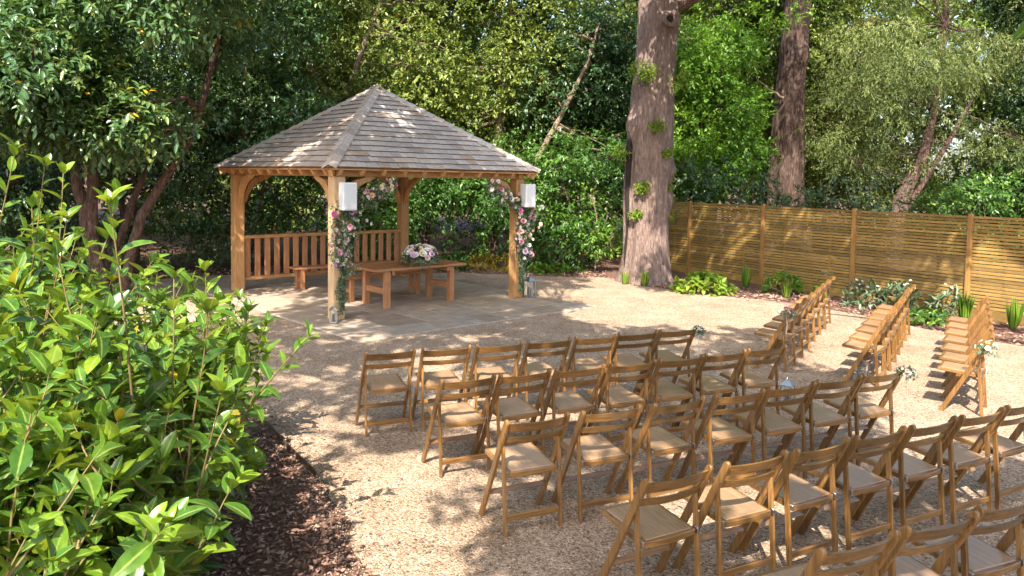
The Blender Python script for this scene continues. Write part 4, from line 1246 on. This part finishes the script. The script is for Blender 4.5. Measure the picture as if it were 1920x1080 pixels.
# ------------------------------------------------------------------ shade trees behind the camera
# sunlit openings on the ground (x, y, rx, ry): nothing of the crowns stands between them and the sun
LIT = [(4.3, 14.3, 2.5, 1.8), (1.5, 15.5, 1.7, 0.9), (2.4, 13.4, 1.7, 0.8), (6.2, 10.0, 1.7, 2.5), (5.1, 8.2, 1.3, 1.2), (7.4, 7.6, 1.6, 1.2), (-0.05, 7.7, 0.8, 0.45), (-0.2, 6.4, 0.4, 0.3), (1.1, 6.9, .3, .25), (2.4, 7.6, .35, .25), (1.6, 5.9, .3, .22), (3.2, 6.9, .35, .25), (0.6, 5.5, .3, .25), (2.3, 5.2, .3, .25), (1.2, 4.7, .25, .22), (3.4, 5.9, .3, .25), (3.0, 4.7, .3, .2), (-1.15, 5.6, 0.5, 0.7), (-0.55, 4.7, 0.4, 0.5)]
SX, SY = S.x / S.z, S.y / S.z
def shade_tree(label, base, regions, z, seed):
    g = thing('shade_tree', label, 'tree', (*base, 0), 0, 'shade trees behind the viewpoint')
    rs = random.Random(seed)
    lob = []
    tries = 0
    for region, n, rr in regions:
      want = len(lob) + n
      while len(lob) < want and tries < 30000:
        tries += 1
        gx, gy = rs.uniform(*region[0]), rs.uniform(*region[1])
        if any(((gx - a) / (c_ + .25)) ** 2 + ((gy - b) / (d + .25)) ** 2 < 1 for a, b, c_, d in LIT): continue
        zz = rs.uniform(*z)
        r = rs.uniform(*rr)
        x, yv = gx + SX * zz, gy + SY * zz
        lob.append((x - base[0], yv - base[1], zz, r, r, r * .7))
    top = z[0] - 0.5
    t = Tubes()
    t.add([(0, 0, 0), (.1, 0, 2.5), (.15, .1, 5), (.2, .2, top)], [.5, .42, .38, .3], 14, .1)
    hubs = []
    for i in range(9):
        b = rs.choice(lob)
        e = Vector((b[0] * .7, b[1] * .7, b[2] - .4)); hubs += [e, Vector((.2, .2, top)).lerp(e, .6)]
        t.add(curve_pts((.2, .2, top), e, .3, 6, .15), [.18, .16, .13, .11, .09, .07, .05], 7)
    t.build('trunk', MAT['bark_oak'], g)
    limbs(g, MAT['bark_oak'], hubs, lob, .03, .8, 5)
    P, D, T = lobe_points(lob, 330, 0.05)
    foliage('crown', MAT['bright'], g, [sprays(P, D, 7, 0.2, 0.13, 0.08, 0.2, 0.9, T)])
shade_tree('spreading oak behind the viewpoint shading the near chairs', (8.0, -7.0), [(((0.2, 9.0), (0.0, 9.3)), 270, (.22, .48)), (((0.5, 4.2), (9.3, 12.3)), 55, (.18, .4))], (5.8, 7.6), 5)
shade_tree('spreading oak behind the viewpoint shading the gazebo roof', (3.0, -6.5), [(((-3.9, 1.4), (12, 20.5)), 190, (.2, .48)), (((-5, 0.8), (7.8, 12)), 85, (.15, .4)), (((-1.4, 0.4), (3.6, 7.2)), 24, (.10, .24))], (6.6, 8.8), 6)
shade_tree('spreading oak beside the viewpoint dappling the slatted fence', (9.5, 0.5), [(((3.2, 10.5), (14.6, 23.5)), 230, (.22, .48))], (7.2, 9.6), 8)

# ------------------------------------------------------------------ foreground laurels
def laurel_leaf_template(bend, curl):
    """leaf along +Y, up +Z, unit length; 3 x 7 vertices"""
    ts = np.array([0, .12, .3, .5, .7, .88, 1.0]); ws = np.array([.03, .5, .9, 1.0, .85, .48, .02]) * 0.225
    V = []
    for t_, w_ in zip(ts, ws):
        z = -bend * t_ * t_
        for s_ in (-1, 0, 1):
            V.append((s_ * w_, t_, z + abs(s_) * w_ * curl))
    Q = []
    for i in range(6):
        for j in range(2):
            a = i * 3 + j
            Q.append((a, a + 1, a + 4, a + 3))
    return np.array(V), np.array(Q)
LT = [laurel_leaf_template(b, c_) for b, c_ in ((.10, .35), (.25, .25), (.4, .45), (.0, .5))]
LMESH = []
for i in range(8):
    V, Q = LT[i % 4]
    tn = [0.15, 0.35, 0.5, 0.65, 0.75, 0.85, 0.92, 0.985][i]
    mm = np_mesh('leaf', V, quads=Q, tone=np.full(len(V), tn), rib=np.tile([0, 1, 0], 7)); mm.materials.append(MAT['laurel'])
    mm.polygons.foreach_set('use_smooth', np.ones(len(mm.polygons), bool))
    LMESH.append(mm)

def laurel(label, base, h, spread_, nsh, nind, seed, lean=(0, 0), extra=()):
    g = thing('cherry_laurel', label, 'shrub', (*base, 0), 0, 'cherry laurels beside the viewpoint')
    rs = random.Random(seed)
    t = Tubes()
    Ms = []
    def shoot(a, d, L, nl, r):
        pts = [Vector(a)]
        dd = Vector(d).normalized()
        n = 7
        for i in range(n):
            dd = (dd + Vector((rs.gauss(0, .09), rs.gauss(0, .09), .06))).normalized()
            pts.append(pts[-1] + dd * L / n)
        t.add(pts, [r * (1 - .75 * i / n) for i in range(n + 1)], 5)
        az = rs.random() * 6.28
        for k in range(nl + 5):
            u = 0.10 + 0.90 * (k + rs.random() * .6) / nl
            u = min(u, 0.999)
            f = u * n; i = min(int(f), n - 1)
            p = pts[i].lerp(pts[i + 1], f - i)
            ax = (pts[i + 1] - pts[i]).normalized()
            az += 2.4 + rs.uniform(-.3, .3)
            o1 = ax.orthogonal().normalized(); o2 = ax.cross(o1)
            side = o1 * math.cos(az) + o2 * math.sin(az)
            up_amt = 0.25 + 1.1 * max(0, (u - .75) / .25)
            ld = (side + ax * up_amt + Vector((0, 0, -.15 if u < .6 else .1))).normalized()
            Lf = rs.uniform(.08, .17) * (rs.uniform(.55, .9) if u > .93 else 1)
            nz = (ax + Vector((0, 0, .6)) + Vector((rs.gauss(0, .25), rs.gauss(0, .25), rs.gauss(0, .2))))
            x = ld.cross(nz).normalized(); z = x.cross(ld)
            B = Matrix((x, ld, z)).transposed()
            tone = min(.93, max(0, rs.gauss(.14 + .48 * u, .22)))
            if rs.random() < .012: tone = rs.uniform(.97, 1)
            Ms.append((p, B, Lf, tone))
        return pts
    for i in range(nsh):
        a = rs.random() * 6.28; q = math.sqrt(rs.random())
        b = Vector((math.cos(a) * spread_ * .35 * q, math.sin(a) * spread_ * .35 * q, 0))
        d = Vector((math.cos(a) * q * spread_ * .5 + lean[0], math.sin(a) * q * spread_ * .5 + lean[1], h))
        L = h * rs.uniform(.62, 1.05)
        pts = shoot(b, d, L, int(rs.uniform(16, 24)), .011)
        for _ in range(rs.randint(2, 4)):
            st = pts[rs.randint(1, 6)]
            an = rs.random() * 6.28
            shoot(st, (math.cos(an) * .7, math.sin(an) * .7, .75), rs.uniform(.25, .55), int(rs.uniform(9, 14)), .006)
    for (ex_, ey_, ez_) in extra:
        e = Vector((ex_ - base[0], ey_ - base[1], ez_)); b0 = Vector((e.x * .25, e.y * .25, .3))
        shoot(b0, e - b0 - Vector((0, 0, .25)), (e - b0).length, 28, .012)
    t.build('stems', MAT['stem'], g)
    camv = Vector((0, 0, CAM_H)) - Vector((*base, 0))
    # drop anything that would brush the lens; the leaves nearest the viewpoint are single objects
    Ms = [q_ for q_ in Ms if (q_[0] - camv).length > 1.75]
    Ms.sort(key=lambda q_: (q_[0] - camv).length)
    ind, rest = Ms[:nind], Ms[nind:]
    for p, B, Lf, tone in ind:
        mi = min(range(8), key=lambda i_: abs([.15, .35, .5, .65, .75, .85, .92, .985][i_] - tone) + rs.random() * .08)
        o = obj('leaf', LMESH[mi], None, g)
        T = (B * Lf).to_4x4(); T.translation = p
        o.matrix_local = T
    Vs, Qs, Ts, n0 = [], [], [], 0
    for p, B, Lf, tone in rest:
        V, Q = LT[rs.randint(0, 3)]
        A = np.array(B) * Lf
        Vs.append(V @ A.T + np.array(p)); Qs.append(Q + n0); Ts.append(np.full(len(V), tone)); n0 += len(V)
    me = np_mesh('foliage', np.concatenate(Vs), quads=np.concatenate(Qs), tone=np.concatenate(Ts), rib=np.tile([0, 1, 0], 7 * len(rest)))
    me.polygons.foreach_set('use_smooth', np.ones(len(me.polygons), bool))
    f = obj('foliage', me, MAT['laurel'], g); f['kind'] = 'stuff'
    return g
LAU = [
    ('glossy cherry laurel nearest the viewpoint at the bottom corner', (-2.05, 2.6), 1.66, 0.9, 26, 45, (0, 0)),
    ('low cherry laurel at the bottom of the view behind the nearest one', (-1.9, 3.2), 1.3, 0.9, 17, 40, (0, 0)),
    ('cherry laurel between the bark bed and the tall single shoot', (-1.9, 4.15), 1.25, 0.8, 14, 35, (0, 0)),
    ('tall cherry laurel with one shoot standing up above the rest', (-1.95, 3.75), 1.78, 1.0, 30, 50, (0, 0)),
    ('cherry laurel overhanging the bark bed towards the first chairs', (-2.05, 4.75), 1.45, 0.9, 16, 40, (.1, 0)),
    ('cherry laurel at the picture edge behind the nearest one', (-3.15, 3.7), 1.85, 1.1, 32, 40, (0, 0)),
    ('cherry laurel in the middle of the hedge before the laurel trunks', (-3.0, 5.0), 1.72, 1.2, 32, 30, (0, 0)),
    ('tallest cherry laurel at the picture edge in front of the laurel tree', (-3.1, 4.75), 2.3, 0.8, 18, 30, (-.1, 0)),
    ('cherry laurel at the back of the hedge towards the gazebo', (-2.75, 6.1), 1.45, 1.1, 22, 20, (0, 0)),
    ('cherry laurel at the back of the hedge below the laurel trunks', (-4.4, 6.3), 1.7, 1.3, 24, 20, (0, 0)),
]
EXTRA = {3: [(-1.48, 3.5, 2.22), (-1.9, 3.6, 2.0)], 4: [(-1.36, 4.15, 1.55), (-1.38, 4.5, 1.25), (-1.6, 4.4, 1.75)], 7: [(-2.6, 4.5, 2.25), (-2.75, 4.4, 2.4), (-2.7, 4.2, 2.2), (-2.9, 4.3, 2.5), (-2.85, 4.6, 2.35), (-3.0, 4.5, 2.55), (-2.65, 4.7, 2.1)]}
for i, (lab, b, h, s_, n_, ni, ln) in enumerate(LAU):
    laurel(lab, b, h, s_, n_, ni, 40 + i, ln, EXTRA.get(i, ()))

# bark chips in the shrub bed
nch = 42000
cx = RNG.uniform(-5.2, 0.2, nch); cy = RNG.uniform(2.6, 8.6, nch)
def edge_x(yv):
    xs = np.array([-0.1, -0.27, -0.83, -1.47, -1.96, -2.55, -4.3]); ys = np.array([-1, 3.0, 4.42, 5.84, 6.6, 7.5, 9.2])
    return np.interp(yv, ys, xs)
over = RNG.exponential(0.14, nch) * (RNG.random(nch) < .5) - 0.02
keep = cx < edge_x(cy) + over
keep &= cx > edge_x(cy) - 3.0
P = np.stack([cx, cy, RNG.uniform(.012, .035, nch)], 1)[keep]
D = rand_dirs(len(P)) * np.array([1, 1, .35]); U = unit(np.array([0, 0, 1.0]) + rand_dirs(len(P)) * 1.1)
V, Q, T = leaves_np(P, D, U, RNG.uniform(.018, .06, len(P)), RNG.uniform(.008, .024, len(P)), np.clip(RNG.beta(1.8, 2.0, len(P)), 0, 1), .05, .1)
tag(obj('bark_mulch', np_mesh('bark_mulch', V, quads=Q, tone=T), MAT['chips']), 'brown bark mulch spread under the cherry laurels', 'mulch', None, 'stuff')
# litter along the fence border and behind the gazebo
nch = 9000
ux = RNG.uniform(0, 1, nch); er = np.array(edge_right[:9]); el = np.array(edge_left[9:])
path = np.concatenate([el, er[1:]]); sl = np.concatenate([[0], np.cumsum(np.hypot(*np.diff(path, axis=0).T))])
s = ux * sl[-1]
ex = np.interp(s, sl, path[:, 0]); ey = np.interp(s, sl, path[:, 1])
off = RNG.uniform(-.05, 1.7, nch)
nx = np.where(s > sl[len(el) - 1], .86, 0.1); ny = np.where(s > sl[len(el) - 1], .5, 1.0)
P = np.stack([ex + nx * off, ey + ny * off, RNG.uniform(.01, .03, nch)], 1)
D = rand_dirs(len(P)) * np.array([1, 1, .3]); U = unit(np.array([0, 0, 1.0]) + rand_dirs(len(P)) * .6)
V, Q, T = leaves_np(P, D, U, RNG.uniform(.04, .11, len(P)), RNG.uniform(.015, .045, len(P)), np.clip(RNG.beta(2.4, 1.8, len(P)), 0, 1), .05, .1)
tag(obj('leaf_litter', np_mesh('leaf_litter', V, quads=Q, tone=T), MAT['chips']), 'brown leaf litter and bark along the border under the fence', 'litter', None, 'stuff')

# loose stones lying proud of the gravel, thickest near the viewpoint and along the bark edge
npb = 26000
py_ = 3.0 + 7.5 * RNG.random(npb) ** 1.7
px_ = np.where(RNG.random(npb) < .22, edge_x(py_) + RNG.normal(0.02, .14, npb), RNG.uniform(-1.2, 6.0, npb))
ok = px_ > edge_x(py_) - .25
px_, py_ = px_[ok], py_[ok]; npb = len(px_)
oct_ = np.array([(1, 0, 0), (0, 1, 0), (-1, 0, 0), (0, -1, 0), (0, 0, .8), (0, 0, -.6)], float)
az = RNG.uniform(0, 6.28, npb); sz = RNG.uniform(.003, .0085, npb)
ox = oct_[None] * RNG.uniform(.7, 1.3, (npb, 6, 1)) * np.stack([RNG.uniform(.8, 1.6, npb), np.ones(npb), RNG.uniform(.5, .9, npb)], 1)[:, None]
V = np.stack([ox[..., 0] * np.cos(az)[:, None] - ox[..., 1] * np.sin(az)[:, None], ox[..., 0] * np.sin(az)[:, None] + ox[..., 1] * np.cos(az)[:, None], ox[..., 2]], -1) * sz[:, None, None]
V += np.stack([px_, py_, .012 + sz * .3], 1)[:, None]
ft = np.array([(0, 1, 4), (1, 2, 4), (2, 3, 4), (3, 0, 4), (1, 0, 5), (2, 1, 5), (3, 2, 5), (0, 3, 5)])
Tt = (np.arange(npb) * 6)[:, None, None] + ft[None]
tag(obj('loose_gravel', np_mesh('loose_gravel', V.reshape(-1, 3), tris=Tt.reshape(-1, 3), tone=np.repeat(RNG.random(npb), 6)), MAT['stones']), 'loose beige stones scattered over the gravel round the near chairs', 'gravel', None, 'stuff')
nlv = 420
P = np.stack([RNG.uniform(-4, 9, nlv), RNG.uniform(3.2, 16, nlv), np.full(nlv, .022)], 1)
P = P[(P[:, 0] > edge_x(P[:, 1]) + .05) & (P[:, 0] < 14 - .6 * P[:, 1])]
V, Q, T = leaves_np(P, rand_dirs(len(P)) * np.array([1, 1, .1]), unit(np.array([0, 0, 1.0]) + rand_dirs(len(P)) * .25), RNG.uniform(.03, .06, len(P)), RNG.uniform(.015, .03, len(P)), RNG.uniform(.2, 1, len(P)), .05, .15)
tag(obj('fallen_leaves', np_mesh('fallen_leaves', V, quads=Q, tone=T), MAT['chips']), 'scattered small brown fallen leaves lying on the pale gravel', 'leaves', None, 'stuff')

# ------------------------------------------------------------------ border plants
def clump(name, label, loc, r, h, n, mat, L, W, k=6):
    g = thing(name, label, 'plant', loc, 0, 'plants in the border')
    d = rand_dirs(n); d[:, 2] = np.abs(d[:, 2]) * .8 + .15
    P = d * np.array([r * .75, r * .75, h * .75])
    foliage('foliage', MAT[mat], g, [sprays(P, d, k, h * .35, L, W, .35, .9)])
    t = Tubes()
    for i in range(0, n, max(1, n // 14)):
        t.add(curve_pts((P[i, 0] * .15, P[i, 1] * .15, 0), tuple(P[i]), .03, 4, .01), [.008, .007, .006, .005, .004], 5)
    t.build('stems', MAT['stem'], g)
    return g
def blades(name, label, loc, h, n, mat, W=0.022, fl=None):
    g = thing(name, label, 'plant', loc, 0, 'plants in the border')
    az = RNG.uniform(0, 6.28, n); tl = RNG.uniform(.05, .45, n)
    D = np.stack([np.cos(az) * tl, np.sin(az) * tl, np.ones(n)], 1)
    U = np.stack([-np.cos(az), -np.sin(az), tl], 1)
    P = np.stack([np.cos(az) * .05, np.sin(az) * .05, np.zeros(n)], 1) * RNG.uniform(.2, 1.3, (n, 1))
    V, Q, T = leaves_np(P, D, U, h * RNG.uniform(.6, 1.1, n), W, RNG.uniform(0, 1, n), -.15, .1)
    V[:, 2] = np.maximum(V[:, 2], 0)
    obj('blades', np_mesh('blades', V, quads=Q, tone=T), MAT[mat], g)
    return g
clump('hosta_plant', 'wide bright lime green clump beside the oak in the border', (4.05, 16.25, 0), .62, .42, 90, 'lime', .15, .08)
blades('iris_plant', 'upright iris clump between the lime clump and the fern', (5.19, 17.05, 0), .5, 40, 'bright', .03)
clump('fern_plant', 'fresh green fern in the border by the second fence post', (5.75, 16.3, 0), .32, .45, 60, 'bright', .14, .04)
g_ = clump('flowering_plant', 'small white flowered plant against the fence above the first far row', (6.75, 16.5, 0), .25, .45, 36, 'bright', .11, .05)
for k in range(6): flower(g_, Vector((random.uniform(-.2, .25), random.uniform(-.25, 0), random.uniform(.35, .52))), .045, 'white', Vector((0, -1, .4)))
for lab, loc, r, h, n, nf in [('grey green rhododendron with white buds left of the middle far row', (6.72, 14.6, 0), .27, .55, 46, 5), ('rhododendron with white buds directly behind the middle far row', (7.2, 14.3, 0), .28, .55, 48, 4), ('white budded rhododendron left of the last fence post', (8.0, 13.95, 0), .30, .55, 44, 4)]:
    g_ = clump('rhododendron', lab, loc, r, h, n, 'euca', .13, .04)
    for k in range(nf): flower(g_, Vector((random.uniform(-r, r), random.uniform(-r, 0) * .6, h * random.uniform(.7, 1.05))), .028, 'white', Vector((0, -.6, 1)))
blades('grass_clump', 'tall grassy clump behind the last far row of chairs', (7.75, 13.1, 0), .5, 90, 'bright', .025)
blades('grass_clump', 'spiky grass clump right of the last far row', (8.25, 12.6, 0), .5, 70, 'bright', .025)
clump('ground_cover', 'low green leafy plant between the last two far rows', (7.05, 13.1, 0), .5, .2, 60, 'shrub', .12, .06)
blades('grass_clump', 'grass tuft at the left foot of the oak trunk', (2.55, 17.25, 0), .32, 40, 'lime', .02)
blades('grass_clump', 'grass tuft at the front foot of the oak trunk', (2.95, 17.0, 0), .38, 50, 'lime', .022)
blades('grass_clump', 'thin green shoot by the fern in the border', (5.6, 15.6, 0), .35, 14, 'lime', .02)
blades('grass_clump', 'thin green shoot left of the first far row', (6.1, 15.0, 0), .35, 12, 'lime', .02)
clump('ground_cover', 'small green plant on the litter behind the glass lantern', (0.72, 19.1, 0), .28, .26, 40, 'bright', .10, .05)
clump('ground_cover', 'small green plant on the litter towards the oak', (1.2, 19.2, 0), .3, .24, 40, 'bright', .10, .05)
clump('fern_plant', 'yellowing fern behind the gazebo post with the lantern', (-0.15, 19.6, 0), .28, .45, 40, 'fernyel', .14, .035)
clump('fern_plant', 'yellow brown fern to the left behind the wooden table', (-0.75, 19.7, 0), .28, .42, 36, 'fernyel', .14, .035)
clump('ground_cover', 'glossy green plant behind the right end of the table', (-1.45, 19.5, 0), .32, .45, 60, 'shrub', .12, .05)

# fallen pale branches by the border
t = Tubes(); t.add(curve_pts((0.3, 19.6, .1), (1.15, 19.5, .85), .05, 6, .05), [.03, .03, .028, .025, .02, .018, .012], 6)
t.add(curve_pts((0.9, 19.5, .1), (2.3, 19.7, 1.0), .08, 6, .06), [.035, .03, .03, .026, .022, .018, .012], 6)
tag(t.build('fallen_branch', MAT['bark_pale']), 'bare pale branches leaning low between gazebo and oak', 'branch')

# overhanging branch at the upper right corner of the view
ob = thing('overhanging_branch', 'leafy oak branch hanging into the upper right corner near the viewpoint', 'branch', (1.27, 1.75, 3.14))
t = Tubes(); t.add([(0.5, -.4, .6), (.2, -.1, .2), (0.0, 0, -.2), (-.06, .05, -.42)], [.02, .014, .008, .004], 6); t.add([(.2, -.1, .2), (-.1, 0, .0), (-.35, .05, -.12)], [.01, .007, .004], 5)
t.build('twig', MAT['bark_dark'], ob)
for (x, yv, z, L, az, el) in [(-.05, .03, -.40, .13, 2.6, -.5), (0.02, 0, -.28, .13, .4, -.9), (-.03, .05, -.45, .12, 4.2, -1.0), (-.12, 0, -.02, .13, 4.0, -.7), (-.3, .04, -.1, .12, 3.4, -.5), (-.22, 0, -.06, .11, 1.9, -.6), (.05, .02, -.1, .13, 5.2, -.6), (-.34, .05, -.12, .11, 4.6, -.3)]:
    o = obj('leaf', LMESH[1], None, ob)
    d = Vector((math.cos(az) * math.cos(el), math.sin(az) * math.cos(el), math.sin(el)))
    xx = d.cross(Vector((.2, -.6, .8))).normalized(); zz = xx.cross(d)
    T = (Matrix((xx * 1.3, d, zz)).transposed() * L * .75).to_4x4(); T.translation = (x, yv, z); o.matrix_local = T
